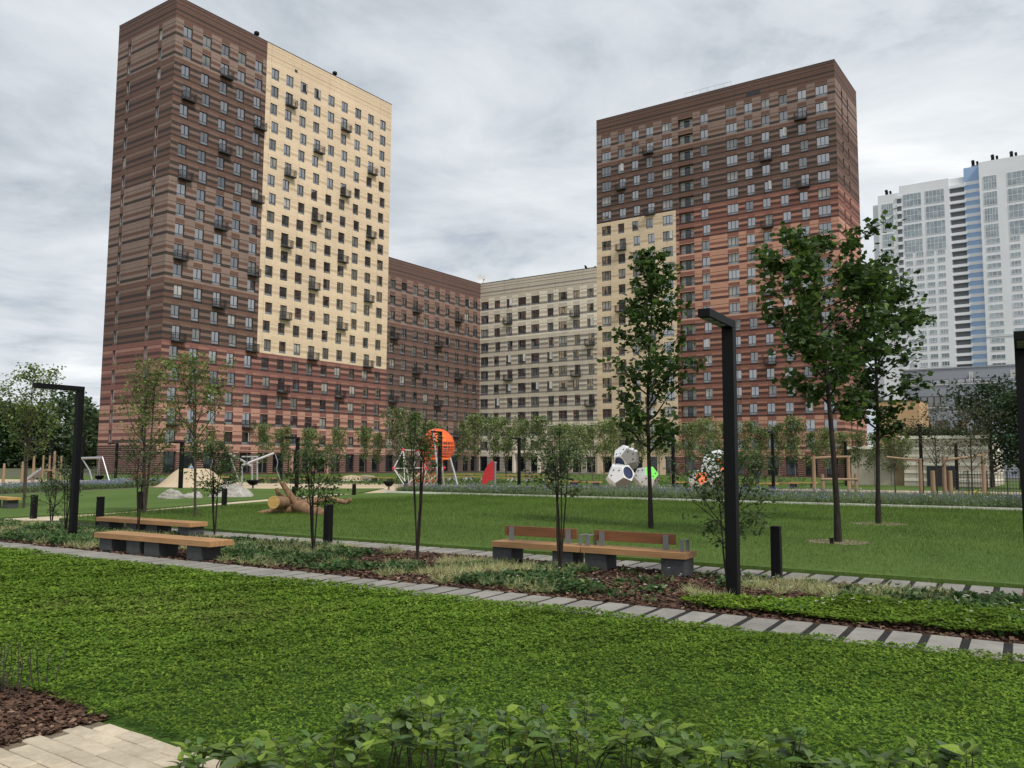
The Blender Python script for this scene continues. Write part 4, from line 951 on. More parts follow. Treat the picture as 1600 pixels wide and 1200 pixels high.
def polyhedron(loc, r, rot, label, cols, holes):
    e_ = empty('climbing_polyhedron', loc); Rm = rot.to_matrix()
    ph = (1 + 5 ** .5) / 2
    vs = [Vector((x, y, z)) for x in (-1, 1) for y in (-1, 1) for z in (-1, 1)] + [Vector((0, a_ / ph, b_ * ph)) for a_ in (-1, 1) for b_ in (-1, 1)] + [Vector((a_ / ph, b_ * ph, 0)) for a_ in (-1, 1) for b_ in (-1, 1)] + [Vector((a_ * ph, 0, b_ / ph)) for a_ in (-1, 1) for b_ in (-1, 1)]
    nrm_ = [Vector((0, a_ * ph, b_)) for a_ in (-1, 1) for b_ in (-1, 1)] + [Vector((a_ * ph, b_, 0)) for a_ in (-1, 1) for b_ in (-1, 1)] + [Vector((a_, 0, b_ * ph)) for a_ in (-1, 1) for b_ in (-1, 1)]
    vs = [Rm @ (v_ / 3 ** .5 * r) for v_ in vs]; nrm_ = [(Rm @ n_).normalized() for n_ in nrm_]
    zmin = min(v_.z for v_ in vs); off = Vector((0, 0, -zmin)); knob = MB(); knob.tube([(0, 0, 0), (0, 0, .05)], [.055, .045], 8); kme = knob.mesh('grip')
    kme.materials.append(MAT['black_metal'])
    for n_ in nrm_:
        d_ = sorted(vs, key=lambda q: -q.dot(n_))[:5]; c_ = sum(d_, Vector()) / 5; a_ = (d_[0] - c_).normalized(); b_ = n_.cross(a_)
        d_.sort(key=lambda q: math.atan2((q - c_).dot(b_), (q - c_).dot(a_)))
        key = 'white'
        cam_dir = (Vector((0, 0, EYE)) - Vector(loc)).normalized()
        for (hn, kk) in holes + cols:
            if n_.dot(Vector(hn).normalized()) > .93: key = kk
        if key == 'white' and n_.x > .12 and n_.z < .55: key = 'grey'  # shade put into the colour: white panels turned right and not upward become grey
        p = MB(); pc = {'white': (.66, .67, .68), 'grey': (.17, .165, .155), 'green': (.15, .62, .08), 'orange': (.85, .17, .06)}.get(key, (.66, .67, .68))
        if key == 'hole':
            nn = 30; rin = (d_[0] - c_).length * .70; ring = [c_ + (a_ * math.cos(6.2832 * k / nn) + b_ * math.sin(6.2832 * k / nn)) * rin for k in range(nn)]
            per = []
            for k in range(nn):
                th = 6.2832 * k / nn; dr = a_ * math.cos(th) + b_ * math.sin(th); t_ = 1e9
                for q in range(5):
                    A_, B_ = d_[q] - c_, d_[(q + 1) % 5] - c_; ed = B_ - A_; nm = ed.cross(n_); dn = dr.dot(nm)
                    if dn > 1e-6: t_ = min(t_, A_.dot(nm) / dn)
                per.append(c_ + dr * t_)
            for k in range(nn): p.quad(ring[k] + off, per[k] + off, per[(k + 1) % nn] + off, ring[(k + 1) % nn] + off, pc)
            back = [q - n_ * .07 * r for q in ring]; 
            hb = MB()
            for k in range(nn): hb.quad(ring[k] + off, ring[(k + 1) % nn] + off, back[(k + 1) % nn] + off, back[k] + off, (.016, .028, .085))
            hb.add([q + off for q in back], (tuple(range(nn)),), (.016, .028, .085)); hb.build('tunnel', 'play', e_)
        else: p.add([q + off for q in d_], (tuple(range(5)),), pc)
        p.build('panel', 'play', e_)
        if key != 'hole' and n_.z > -.5 and n_.y < .4:
            for q in range(5):
                if (q * 7 + len(label)) % 5 in (0, 2, 3): obj('grip', kme, None, e_, c_ * .45 + d_[q] * .55 + off, n_.to_track_quat('Z', 'Y').to_euler())
    tag(e_, label, 'climbing block', 'climbing polyhedra of the playground'); return e_, -zmin
from mathutils import Euler
PY = 66
RB = 1.15
b1 = ground_at(969, PY); b2 = ground_at(1010, PY + .6); b3 = ground_at(979, PY + .5)
rotA = Euler((R(12), R(20), R(30)))
def best_dirs(rot, targets):
    ph = (1 + 5 ** .5) / 2; N = [Vector((0, a_ * ph, b_)) for a_ in (-1, 1) for b_ in (-1, 1)] + [Vector((a_ * ph, b_, 0)) for a_ in (-1, 1) for b_ in (-1, 1)] + [Vector((a_, 0, b_ * ph)) for a_ in (-1, 1) for b_ in (-1, 1)]
    N = [(rot.to_matrix() @ n_).normalized() for n_ in N]; return [(tuple(max(N, key=lambda n_: n_.dot(Vector(t_).normalized()))), k) for t_, k in targets]
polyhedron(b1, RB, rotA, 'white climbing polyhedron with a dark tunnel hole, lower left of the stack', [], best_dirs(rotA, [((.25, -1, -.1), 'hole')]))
rotB = Euler((R(-8), R(35), R(75)))
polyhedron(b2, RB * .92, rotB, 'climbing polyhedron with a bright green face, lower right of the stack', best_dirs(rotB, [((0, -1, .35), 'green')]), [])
rotC = Euler((R(20), R(-14), R(10)))
b3.z = 1.40
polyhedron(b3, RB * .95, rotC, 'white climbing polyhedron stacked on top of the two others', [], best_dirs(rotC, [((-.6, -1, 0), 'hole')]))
rotD = Euler((R(5), R(25), R(50)))
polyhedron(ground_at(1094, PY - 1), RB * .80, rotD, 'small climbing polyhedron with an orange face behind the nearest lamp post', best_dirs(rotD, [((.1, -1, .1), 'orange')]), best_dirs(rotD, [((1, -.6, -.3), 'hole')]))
rotE = Euler((R(15), R(8), R(20)))
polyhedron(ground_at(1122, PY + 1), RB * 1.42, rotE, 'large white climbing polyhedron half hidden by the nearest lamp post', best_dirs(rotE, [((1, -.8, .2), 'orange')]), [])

# orange climbing ball on steel legs with rope frame
cb = place('climbing_ball', 688, 70); cy_ = cb.location.y
def cl(px, py, dy=0): q = at(px, py, cy_ + dy) - cb.location; return q
cen = cl(683, 697); rad = 1.42
m = MB(); nlat, nlon = 14, 28
def sph(la, lo, rr=rad): return cen + Vector((rr * math.cos(la) * math.cos(lo), rr * math.cos(la) * math.sin(lo), rr * math.sin(la)))
for i_ in range(nlat):
    for j in range(nlon):
        la0, la1 = -math.pi / 2 + math.pi * i_ / nlat, -math.pi / 2 + math.pi * (i_ + 1) / nlat; lo0, lo1 = 2 * math.pi * j / nlon, 2 * math.pi * (j + 1) / nlon
        lm = (lo0 + lo1) / 2; x_ = math.cos(lm)
        if la0 > .04 and (x_ > -.15): m.quad(sph(la0, lo0), sph(la0, lo1), sph(la1, lo1), sph(la1, lo0), (.90, .16, .02))
m.build('shell', 'play', cb)
m = MB()
for j in range(22):
    lo = 2 * math.pi * j / 22; m.tube([sph(la, lo) for la in np.linspace(-.75, 1.5, 10)], .035, 4, (.75, .12, .03), cap=False)
for la in np.linspace(-.6, .9, 8): m.tube([sph(la, lo) for lo in np.linspace(0, 6.2832, 25)], .03, 4, (.75, .12, .03), cap=False)
m.build('net', 'play', cb)
m = MB(); m.tube([sph(-.8, lo, rad * 1.03) for lo in np.linspace(0, 6.2832, 33)], .09, 8, (.90, .16, .02)); m.tube([sph(.02, lo, rad * 1.01) for lo in np.linspace(0, 6.2832, 33)], .045, 6, (.90, .16, .02)); m.build('ring', 'play', cb)
for pts in ([(676, 672, -1.4), (680, 700, -1.5), (683, 730, -1.7), (686, 761, -1.9)], [(703, 715, -.2), (709, 735, -.3), (716, 761, -.5)], [(662, 718, .3), (659, 740, .5), (655, 759, .6)], [(690, 715, 1.2), (692, 740, 1.5), (694, 757, 1.7)]):
    q = MB(); qp = [cl(a_, b_, c_) for a_, b_, c_ in pts]; qp[-1].z = 0; q.tube(qp, .085, 8); q.build('leg', 'steel', cb)
nd = {'a': (615, 732, -.5), 'b': (630, 703, .3), 'c': (666, 731, -1), 'd': (633, 752, -.8), 'e': (652, 704, .8), 'f': (694, 731, -.3), 'g': (662, 757, -1), 'h': (676, 757, .2), 'i': (640, 757, .8)}
ndp = {k: cl(*v_) for k, v_ in nd.items()}
for k in 'dghi': ndp[k].z = .1
m = MB()
for a_, b_ in ('ab', 'ac', 'ad', 'bd', 'be', 'cd', 'ce', 'cf', 'cg', 'fh', 'gh', 'eh', 'ai', 'bi', 'ei', 'fg'): m.tube([ndp[a_], ndp[b_]], .04, 5, (.62, .62, .62), cap=False)
m.build('rope_frame', 'play', cb)
for k in 'abcdefghi':
    q = MB(); bm = bmesh.new(); bmesh.ops.create_icosphere(bm, subdivisions=2, radius=.13); me = bpy.data.meshes.new('joint'); bm.to_mesh(me); bm.free(); ca = me.color_attributes.new('Col', 'FLOAT_COLOR', 'POINT'); ca.data.foreach_set('color', [.6, .03, .05, 1] * len(me.vertices)); obj('joint', me, 'play', cb, ndp[k])
m = MB(); top_ = [sph(-.8, lo) for lo in np.linspace(2.2, 5.4, 9)]; bot_ = [cl(636 + 42 * k / 8, 757, -1.6 + .3 * abs(k - 4)) for k in range(9)]
for q in bot_: q.z = .12
for k in range(9): m.tube([top_[k], bot_[k]], .025, 4, (.50, .10, .05), cap=False)
for f_ in (.2, .4, .6, .8): m.tube([top_[k].lerp(bot_[k], f_) for k in range(9)], .022, 4, (.50, .10, .05), cap=False)
m.build('net_skirt', 'play', cb)
tag(cb, 'orange climbing ball on steel legs with a rope frame', 'climbing frame')
# red fin
rf = place('climbing_fin', 765, 72, R(10)); fy = rf.location.y
prof_ = [(752, 757), (754, 745), (758, 733), (764, 724), (769, 720), (772, 720.5), (772, 749), (768, 750.5), (763, 752), (760, 757)]
m = MB(); fr_ = [at(a_, b_, fy) - rf.location for a_, b_ in prof_]; bk_ = [q + Vector((0, .12, 0)) for q in fr_]; n = len(fr_)
m.add(fr_, (tuple(reversed(range(n))),), (.36, .012, .018)); m.add(bk_, (tuple(range(n)),), (.36, .012, .018))
for k in range(n): m.quad(fr_[k], bk_[k], bk_[(k + 1) % n], fr_[(k + 1) % n], (.36, .012, .018))
m.build('fin_panel', 'play', rf); q = MB(); q.tube([(.45, .2, 0), (.45, .2, 2.0)], .12, 10); q.tube([(.45, .2, 2.0), (.45, .2, 2.15)], [.17, .13], 10); q.build('post', 'grey_steel', rf)
rf.rotation_euler = (0, 0, 0); tag(rf, 'dark red fin-shaped climbing panel beside a grey post', 'climbing panel')
# steel frame with crossed beams
st_ = place('beam_swing', 398, 70); sy = st_.location.y
def cp(px, py, dy=0): q = at(px, py, sy + dy) - st_.location; q.z = max(q.z, 0); return q
for nm, pts, r_ in (('beam', [(358, 708, -1), (393, 728, 0)], .10), ('beam', [(378, 727, 0), (428, 708, 1)], .10), ('strut', [(361, 716, -1), (376, 757, -.6)], .06), ('post', [(378, 727, 0), (378, 757, 0)], .08), ('post', [(394, 714, .5), (394, 757, .5)], .08), ('post', [(402, 714, 1), (402, 757, 1)], .08), ('crossbar', [(378, 713.5, 0), (403, 713.5, 1)], .06), ('strut', [(334, 712, -.5), (322, 752, -.5)], .05)):
    q = MB(); pp = [cp(*x_) for x_ in pts]
    if nm in ('post', 'strut'): pp[-1].z = 0
    q.tube(pp, r_, 8); q.build(nm, 'steel', st_)
q = MB(); q.tube([cp(430, 709, 1), cp(434, 722, 1), cp(432, 734, 1), cp(438, 750, 1)], .03, 5); q.build('rope', 'steel', st_)
tag(st_, 'steel play frame with two crossed slanting beams behind the boulder', 'play frame')
def bowl(px, Y, r_, label):
    e_ = place('spinner_bowl', px, Y); q = MB(); q.tube([(0, 0, .28), (0, 0, .36), (0, 0, .62), (0, 0, .66)], [r_ * .3, r_ * .62, r_, r_ * .98], 16); q.build('bowl', 'black_metal', e_); q = MB(); q.tube([(0, 0, 0), (0, 0, .3)], .07, 8); q.build('stem', 'grey_steel', e_); tag(e_, label, 'spinner', 'black spinner bowls')
bowl(608, 62, .42, 'black bowl spinner left of the rope frame'); bowl(396, 63, .5, 'black bowl spinner below the crossed steel beams')
# swing and slide at the left
sw = place('swing', 150, 66); wy = sw.location.y
def wp(px, py, dy=0): q = at(px, py, wy + dy) - sw.location; q.z = max(q.z, 0); return q
for nm, pts, r_ in (('crossbar', [(126, 716, 2), (160, 715, 0)], .09), ('leg', [(160, 714, 0), (174, 752, -.5)], .06), ('leg', [(156, 716, 0), (151, 752, .6)], .06), ('leg', [(128, 716, 2), (140, 735, 1), (147, 752, .2)], .05), ('chain', [(155.5, 718, .1), (155, 743, .1)], .015)):
    q = MB(); pp = [wp(*x_) for x_ in pts]
    if nm == 'leg': pp[-1].z = 0
    q.tube(pp, r_, 8); q.build(nm, 'steel', sw)
q = MB(); q.tube([wp(155, 747, .1) + Vector((0, 0, -.12)), wp(155, 747, .1), wp(155, 743, .1)], [.12, .3, .34], 12); q.build('seat', 'black_metal', sw); tag(sw, 'silver swing frame with black basket seat left of the beige mound', 'swing')
sl = place('slide', 60, 66); yy = sl.location.y
def qp_(px, py, dy=0): q = at(px, py, yy + dy) - sl.location; q.z = max(q.z, .06); return q
m = MB(); pts = [qp_(44, 751), qp_(50, 749.5), qp_(56, 745), qp_(64, 739), qp_(72, 734)]
for k in range(4):
    a_, b_ = pts[k], pts[k + 1]; o1 = Vector((.1, .5, 0)); o2 = -o1; up = Vector((0, 0, .2))
    m.quad(a_ + o2, b_ + o2, b_ + o1, a_ + o1); m.quad(a_ + o2, a_ + o2 + up, b_ + o2 + up, b_ + o2); m.quad(a_ + o1, b_ + o1, b_ + o1 + up, a_ + o1 + up)
m.build('chute', 'steel', sl)
for dx, dy in ((0, -.45), (0, .45), (.9, -.45), (.9, .45)):
    q = MB(); b_ = pts[-1]; q.tube([(b_.x + dx, b_.y + dy, 0), (b_.x + dx, b_.y + dy, 2.4)], .07, 8); q.build('post', 'timber', sl)
q = MB(); b_ = pts[-1]; q.box(b_.x - .05, b_.x + .95, b_.y - .5, b_.y + .5, b_.z - .08, b_.z); q.build('platform', 'timber', sl); tag(sl, 'shiny metal slide with timber platform at the far left', 'slide')
for px, top, k in ((6, 725, 'first'), (35, 722, 'second'), (52, 712, 'third'), (84, 706, 'fourth')):
    e_ = place('play_post', px, 72); q = MB(); hh_ = at(px, top, 72).z; q.tube([(0, 0, 0), (.02, 0, hh_ * .6), (0, .02, hh_)], [.12, .11, .09], 8); q.build('post', 'timber', e_); q = MB(); q.tube([(0, .02, hh_), (0, .02, hh_ + .05)], [.09, .06], 8); q.build('cap', 'grey_steel', e_); tag(e_, 'tall timber post near the slide, %s from the left' % k, 'post', 'timber play posts at the left')
# beige rubber mound with orange ramp
mg = ground_at(303, 68); n1_, n2_ = 24, 10; m = MB(); w2, d2, hm = 3.1, 2.5, at(300, 733, 68).z
vv = [[(mg.x + w2 * (1 - k / n2_) * math.cos(6.2832 * j / n1_), mg.y + d2 * (1 - k / n2_) * math.sin(6.2832 * j / n1_), hm * (3 * min(1, 1.45 * k / n2_) ** 2 - 2 * min(1, 1.45 * k / n2_) ** 3) * (1 + .04 * math.sin(j) * (k < n2_))) for j in range(n1_)] for k in range(n2_ + 1)]
for k in range(n2_):
    for j in range(n1_): m.add([vv[k][j], vv[k][(j + 1) % n1_], vv[k + 1][(j + 1) % n1_], vv[k + 1][j]], ((0, 1, 2, 3),), None, 0, True)
o = m.build('play_mound', 'play_sand'); tag(o, 'smooth beige rubber mound beside the slim left trees', 'mound')
e_ = place('play_ramp', 208, 67); q = MB()
for k in range(9):
    x0, z0 = -.75 + k * .19, .10 + k * .115; q = MB(); q.box(x0, x0 + .17, -.7, .7, z0, z0 + .06, (.45, .14, .045), 0, Matrix.Identity(4)); q.build('plank', 'play', e_)
q = MB(); q.bar((-.75, -.5, .06), (.95, -.5, 1.08), .09); q.bar((-.75, .5, .06), (.95, .5, 1.08), .09); q.bar((.9, -.5, 0), (.9, -.5, 1.05), .08); q.bar((.9, .5, 0), (.9, .5, 1.05), .08); q.build('frame', 'timber', e_); tag(e_, 'orange-brown plank ramp leaning against the beige mound', 'ramp')
# timber frames at the right
def timber_frame(Y, posts, beam, label, rail=None):
    e_ = place('climbing_gate', posts[0][0], Y); 
    def tp(px, py, dy=0): q = at(px, py, Y + dy) - e_.location; return q
    for (px, top, dy) in posts:
        q = MB(); t_ = tp(px, top, dy); q.tube([(t_.x, t_.y, 0), (t_.x + .01, t_.y, t_.z * .5), t_], [.125, .12, .11], 10); q.build('post', 'timber', e_)
    q = MB(); q.tube([tp(*b_) for b_ in beam], .075, 8); q.build('beam', 'timber', e_)
    if rail: q = MB(); q.tube([tp(*b_) for b_ in rail], .09, 8); q.build('rail', 'timber', e_)
    tag(e_, label, 'climbing gate', 'timber play gates')
timber_frame(58, [(1271, 712, 0), (1325, 712, .6)], [(1267, 716, 0), (1300, 714, .3), (1329, 713.5, .6)], 'timber frame with high beam, behind the trunk of the nearer maple')
timber_frame(55, [(1285, 741, 0), (1337, 740, .4)], [(1283, 749, -.1), (1340, 749, .3)], 'low timber rail between two short posts behind the nearer maple')
timber_frame(54, [(1437, 716, 0)], [(1385, 714, .3), (1412, 717, .1), (1437, 718, 0)], 'timber post with long slanting beam beside the right lamp post')
timber_frame(53, [(1474, 712, 0), (1535, 707, .4)], [(1472, 719, 0), (1505, 715, .2), (1536, 711, .4)], 'timber frame with rising beam, in front of the striped pavilion')
for px, top, k in ((1457, 736, 'left of'), (1484, 736, 'inside')):
    e_ = place('timber_stump', px, 53); q = MB(); hh_ = at(px, top, 53).z; q.tube([(0, 0, 0), (0, 0, hh_)], [.15, .13], 10); q.build('stump', 'timber', e_); q = MB(); q.tube([(0, 0, hh_), (0, 0, hh_ + .015)], [.13, .125], 10); q.build('cut_top', 'table_wood', e_); tag(e_, 'short timber stump standing %s the rising-beam frame' % k, 'stump', 'timber stumps')
# tables and benches in the courtyard
def picnic(px, Y, length, label, rz=VANG):
    e_ = place('picnic_table', px, Y, rz)
    for k in range(4): q = MB(); q.box(-length / 2, length / 2, -.4 + k * .2, -.215 + k * .2, .72, .77); q.build('top_board', 'table_wood', e_)
    for s_ in (-1, 1):
        q = MB(); q.box(-length / 2, length / 2, s_ * .75 - .15, s_ * .75 + .15, .42, .47); q.build('seat', 'table_wood', e_)
        q = MB(); x = s_ * (length / 2 - .35); q.bar((x, -.75, .0), (x, .3, .72), .09); q.bar((x, .75, 0), (x, -.3, .72), .09); q.box(x - .04, x + .04, -.85, .85, .36, .42); q.build('trestle', 'white_paint', e_)
    tag(e_, label, 'table', 'picnic tables before the wings')
for k, (px, Y) in enumerate(((692, 92), (718, 94), (742, 96), (788, 90), (812, 92), (838, 94))): picnic(px, Y, 3.2, 'yellow wooden picnic table in the courtyard, %s from the left' % ORD[k])
def slab_bench(px, Y, length, z, label, colm='table_wood'):
    e_ = place('courtyard_bench', px, Y, VANG); q = MB(); q.box(-length / 2, length / 2, -.28, .28, z - .1, z); q.build('seat', colm, e_)
    for s_ in (-1, 1): q = MB(); q.box(s_ * length * .35 - .2, s_ * length * .35 + .2, -.22, .22, 0, z - .1); q.build('leg', 'concrete_dark', e_)
    tag(e_, label, 'bench', 'distant wooden courtyard benches')
for k, (px, Y, ln) in enumerate(((418, 80, 2.6), (345, 84, 2.4), (470, 78, 3), (520, 84, 2.4), (597, 86, 3), (880, 76, 3), (915, 74, 3), (1068, 74, 2.2), (1185, 72, 3.2), (1222, 74, 2.6), (1255, 76, 2.4), (12, 34, 1.6))):
    if px == 12: slab_bench(6, 36, 2.2, .5, 'slatted wooden bench end cut off by the left edge of the picture'); continue
    slab_bench(px, Y, ln, .5, 'distant wooden bench in the courtyard, %s from the left' % ORD[k if k < 2 else k], 'table_wood' if k % 3 else 'bench_wood')
for k, (px, Y) in enumerate(((550, 92), (572, 94))):
    e_ = place('sand_seat', px, Y); q = MB(); q.tube([(0, 0, 0), (0, 0, .25), (0, 0, .5), (0, 0, .6)], [1.4, 1.3, .8, .1], 16); q.build('cushion', 'play_sand', e_); q = MB(); q.tube([(0, 0, 0), (0, 0, .06)], [1.45, 1.42], 16); q.build('rim', 'kerb', e_); tag(e_, ('rounded beige lounging hump on the far lawn, left one', 'rounded beige lounging hump on the far lawn, right one')[k], 'seat', 'beige humps')
# seesaw bar
e_ = place('seesaw', 868, 66); q = MB(); q.tube([at(848, 738, 66) - e_.location, at(897, 750, 66) - e_.location], .09, 8); q.build('beam', 'black_metal', e_); q = MB(); q.tube([(0, 0, 0), (0, 0, .95)], .1, 8); q.build('pivot', 'grey_steel', e_); tag(e_, 'tilted dark seesaw bar behind the blue flower meadow', 'seesaw')

# hedges and grasses in the courtyard: each hedge a thing
def hedge(px0, px1, Y0, Y1, h, d, label, col, seed):
    a_, b_ = ground_at(px0, Y0), ground_at(px1, Y1); rg_ = np.random.default_rng(seed); Ln = (b_ - a_).length; e_ = empty('hedge', a_, math.atan2(b_.y - a_.y, b_.x - a_.x))
    n = int(Ln * 90); P = np.stack([rg_.uniform(0, Ln, n), rg_.normal(0, d / 3, n), rg_.uniform(.03, 1, n) ** .7 * h * (1 + .25 * np.sin(rg_.uniform(0, 6, n)))], 1)
    v, f, c = leaf_cloud(rg_, P, rg_.uniform(.10, .22, n), .3, 'quad', shade_cols(rg_, n, col, .35, tuple(x * 1.8 for x in col), .2)); obj('foliage', np_mesh('foliage', v, f, c), 'leaf_soft', e_)
    q = MB()
    for k in range(int(Ln / .8) + 1): q.tube([(k * .8, 0, 0), (k * .8 + .05, .03, h * .7)], [.02, .01], 4)
    q.build('stems', 'bark', e_); tag(e_, label, 'hedge', 'low courtyard hedges')
hedge(545, 790, 76, 74, .55, .8, 'long low clipped hedge behind the orange climbing ball', (.045, .07, .02), 1)
hedge(925, 965, 80, 78, 1.1, 1.6, 'loose bright grass clump left of the stacked polyhedra', (.10, .15, .04), 2)
hedge(1020, 1090, 78, 76, .8, 1.4, 'bright low planting between the two polyhedra groups', (.09, .15, .03), 3)
hedge(1150, 1260, 80, 78, .9, 1.4, 'low planting behind the walking person', (.07, .12, .03), 4)
hedge(150, 260, 84, 84, 1.1, 1.6, 'green hedge in front of the end wall of the left tower', (.04, .075, .022), 5)
hedge(380, 545, 78, 77, .6, .9, 'low hedge with flowers behind the crossed steel beams', (.06, .085, .025), 6)
hedge(1486, 1550, 54, 52, .45, .8, 'strip of bright yellow flowers below the timber frame at the right', (.45, .36, .02), 7)
hedge(275, 380, 108, 112, .9, 1.4, 'dark hedge along the red brick base of the left tower', (.035, .06, .02), 8)

# people, small in the distance
def person(px, Y, h, label, coat, legs_c, stride, rz, bag=False):
    e_ = place('person', px, Y, rz); bm = bmesh.new(); sk = {}
    J = dict(pel=(0, 0, .53), ch=(0, .0, .76), nk=(0, 0, .865), hd=(0, -.01, .93), tp=(0, 0, .985), sl=(-.10, 0, .815), el=(-.125, stride * .05, .66), hl=(-.125, -stride * .06, .52), sr=(.10, 0, .815), er=(.125, -stride * .05, .66), hr=(.125, stride * .06, .52), kl=(-.055, -stride * .09, .29), al=(-.055, -stride * .10, .035), tl=(-.055, -stride * .10 - .07, .02), kr=(.055, stride * .04, .29), ar=(.055, stride * .16, .045), tr=(.055, stride * .16 - .06, .02), il=(-.05, 0, .50), ir=(.05, 0, .50))
    ed = [('pel', 'ch'), ('ch', 'nk'), ('nk', 'hd'), ('hd', 'tp'), ('ch', 'sl'), ('sl', 'el'), ('el', 'hl'), ('ch', 'sr'), ('sr', 'er'), ('er', 'hr'), ('pel', 'il'), ('il', 'kl'), ('kl', 'al'), ('al', 'tl'), ('pel', 'ir'), ('ir', 'kr'), ('kr', 'ar'), ('ar', 'tr')]
    rad_ = dict(pel=.085, ch=.095, nk=.033, hd=.055, tp=.04, sl=.042, el=.030, hl=.024, sr=.042, er=.030, hr=.024, kl=.036, al=.026, tl=.022, kr=.036, ar=.026, tr=.022, il=.06, ir=.06)
    ks = list(J); me = bpy.data.meshes.new('body'); me.from_pydata([tuple(c * h for c in J[k]) for k in ks], [(ks.index(a_), ks.index(b_)) for a_, b_ in ed], [])
    o = obj('body', me, None, e_); o.modifiers.new('skin', 'SKIN'); sv = me.skin_vertices[0].data
    for i_, k in enumerate(ks): sv[i_].radius = (rad_[k] * h * (1.15 if k in ('pel', 'ch') else 1), rad_[k] * h * .85); sv[i_].use_root = (k == 'pel')
    s2 = o.modifiers.new('sub', 'SUBSURF'); s2.levels = s2.render_levels = 2
    b = NB('clothes'); t_ = b.n('ShaderNodeTexCoord'); sp_ = b.n('ShaderNodeSeparateXYZ'); b.l(t_.outputs['Object'], sp_.inputs[0]); rp = b.n('ShaderNodeValToRGB'); rp.color_ramp.interpolation = 'CONSTANT'
    mm = b.n('ShaderNodeMath', operation='DIVIDE'); b.l(sp_.outputs[2], mm.inputs[0]); mm.inputs[1].default_value = h; b.l(mm.outputs[0], rp.inputs[0]); el_ = rp.color_ramp.elements
    el_[0].position = 0; el_[0].color = (.02, .02, .02, 1); el_[1].position = .05; el_[1].color = (*legs_c, 1)
    for p_, c_ in ((.53, coat), (.87, (.50, .30, .21)), (.955, (.05, .035, .025))): x = el_.new(p_); x.color = (*c_, 1)
    b.bsdf(rp.outputs[0], .8); me.materials.append(b.m)
    q = MB(); q.tube([(0, .02 * h, .955 * h), (0, .012 * h, 1.0 * h), (0, .005 * h, 1.01 * h)], [.058 * h, .045 * h, .01], 10); hairb = simple('hair', (.04, .03, .02), .7); q.build('hair', 'hair', e_)
    tag(e_, label, 'person', 'people in the courtyard')
person(1183, 69, 1.78, 'person in dark jacket and white shirt walking behind the flower meadow', (.02, .022, .035), (.03, .035, .06), 1, R(170))
person(298, 92, 1.75, 'person in light blue top walking near the tower entrance', (.30, .38, .55), (.05, .08, .2), 1, R(60))

# ------------------------------------------------------------------ ground cover
rgn = np.random.default_rng(12)
def in_view_st(n, s0, s1, t0, t1, dens=None):
    """random garden-grid points thinned with distance"""
    S_ = rgn.uniform(s0, s1, n); T_ = rgn.uniform(t0, t1, n); X = S_[:, None] * LV + T_[:, None] * LU; return X
def view_mask(X, margin=60, h=.1):
    px = 800 + FPX * X[:, 0] / np.maximum(X[:, 1], .1) ; return (X[:, 1] > 4.2) & (px > -margin) & (px < 1600 + margin)
def ts_of(X): return X @ V, X @ U
def fbm(X, sc, seed):
    r_ = np.random.default_rng(seed); o = np.zeros(len(X))
    for k in range(5):
        a_ = r_.uniform(0, 6.28); f_ = sc * 1.7 ** k; o += np.sin(f_ * (X[:, 0] * math.cos(a_) + X[:, 1] * math.sin(a_)) + r_.uniform(0, 6.28)) / 1.35 ** k
    return o / 2.2
# clover: three leaflets on a stalk
def clover(X, size, zmax, base, alt):
    n = len(X); patch = fbm(X, 1.1, 3); hgt = zmax * (.62 + .38 * rgn.random(n)) * (1 + .32 * patch + .22 * fbm(X, 4.5, 8)); C0 = np.stack([X[:, 0], X[:, 1], np.maximum(hgt, .045)], 1)
    a0 = rgn.uniform(0, 6.28, n); parts = []; tone = 1 + .16 * fbm(X, .8, 5) + .12 * fbm(X, 3.0, 6); cb_ = shade_cols(rgn, n, base, .20, alt, .25) * np.clip(tone, .6, 1.5)[:, None]
    dry = np.clip(fbm(X, .55, 9) * 1.1 - .55, 0, .5)[:, None] * (rgn.random((n, 1)) < .5); cb_ = cb_ * (1 - dry) + np.array([.16, .15, .05]) * dry
    tilt = rgn.normal(0, .28, (n, 2)); sz = size * rgn.uniform(.65, 1.25, n)
    for k in range(3):
        a_ = a0 + k * 2.094; d = np.stack([np.cos(a_), np.sin(a_), .18 + tilt[:, 0] * np.cos(a_) + tilt[:, 1] * np.sin(a_)], 1)
        parts.append(leaf_cloud(rgn, C0, sz, 1.2, 'tri', cb_, d, .18))
    return cat(parts)
X = in_view_st(300000, -30, 9, 2.5, 10.66); keep = view_mask(X); s_, t_ = ts_of(X)
keep &= ~((s_ > TS0 - .02) & (t_ < TT1 + .05)); 
edge = np.interp(s_, [-14, -9.5, -7.6, TS0], [3.55, 3.72, 3.95, 3.88]); keep &= ~((s_ < TS0) & (t_ < edge - .12 + .1 * fbm(X, 5, 2)))
dist = np.hypot(X[:, 0], X[:, 1]); keep &= rgn.random(len(X)) < np.clip(11 / dist, .35, 1); X = X[keep]; dist = dist[keep]
CLV = (.108, .192, .018); CLVA = (.185, .275, .034)
v, f, c = clover(X, .030 * np.clip(dist / 9, .85, 1.8), .10, CLV, CLVA)
o = obj('clover', np_mesh('clover', v, f, c), 'clover', kind='stuff'); tag(o, 'thick green clover covering the near lawn', 'clover')
X = in_view_st(30000, -6.6, 4, 11.95, 15.2); px = 800 + FPX * X[:, 0] / X[:, 1]; ss = X @ LV; tt = X @ LU
keep = view_mask(X) & (ss > -4.3 + .2 * fbm(X, 3, 4)) & (tt < np.interp(ss, [-4.4, -3.2, -1, 2], [12.4, 13.2, 14.0, 14.6]) + .12 * fbm(X, 4, 1)); X = X[keep]
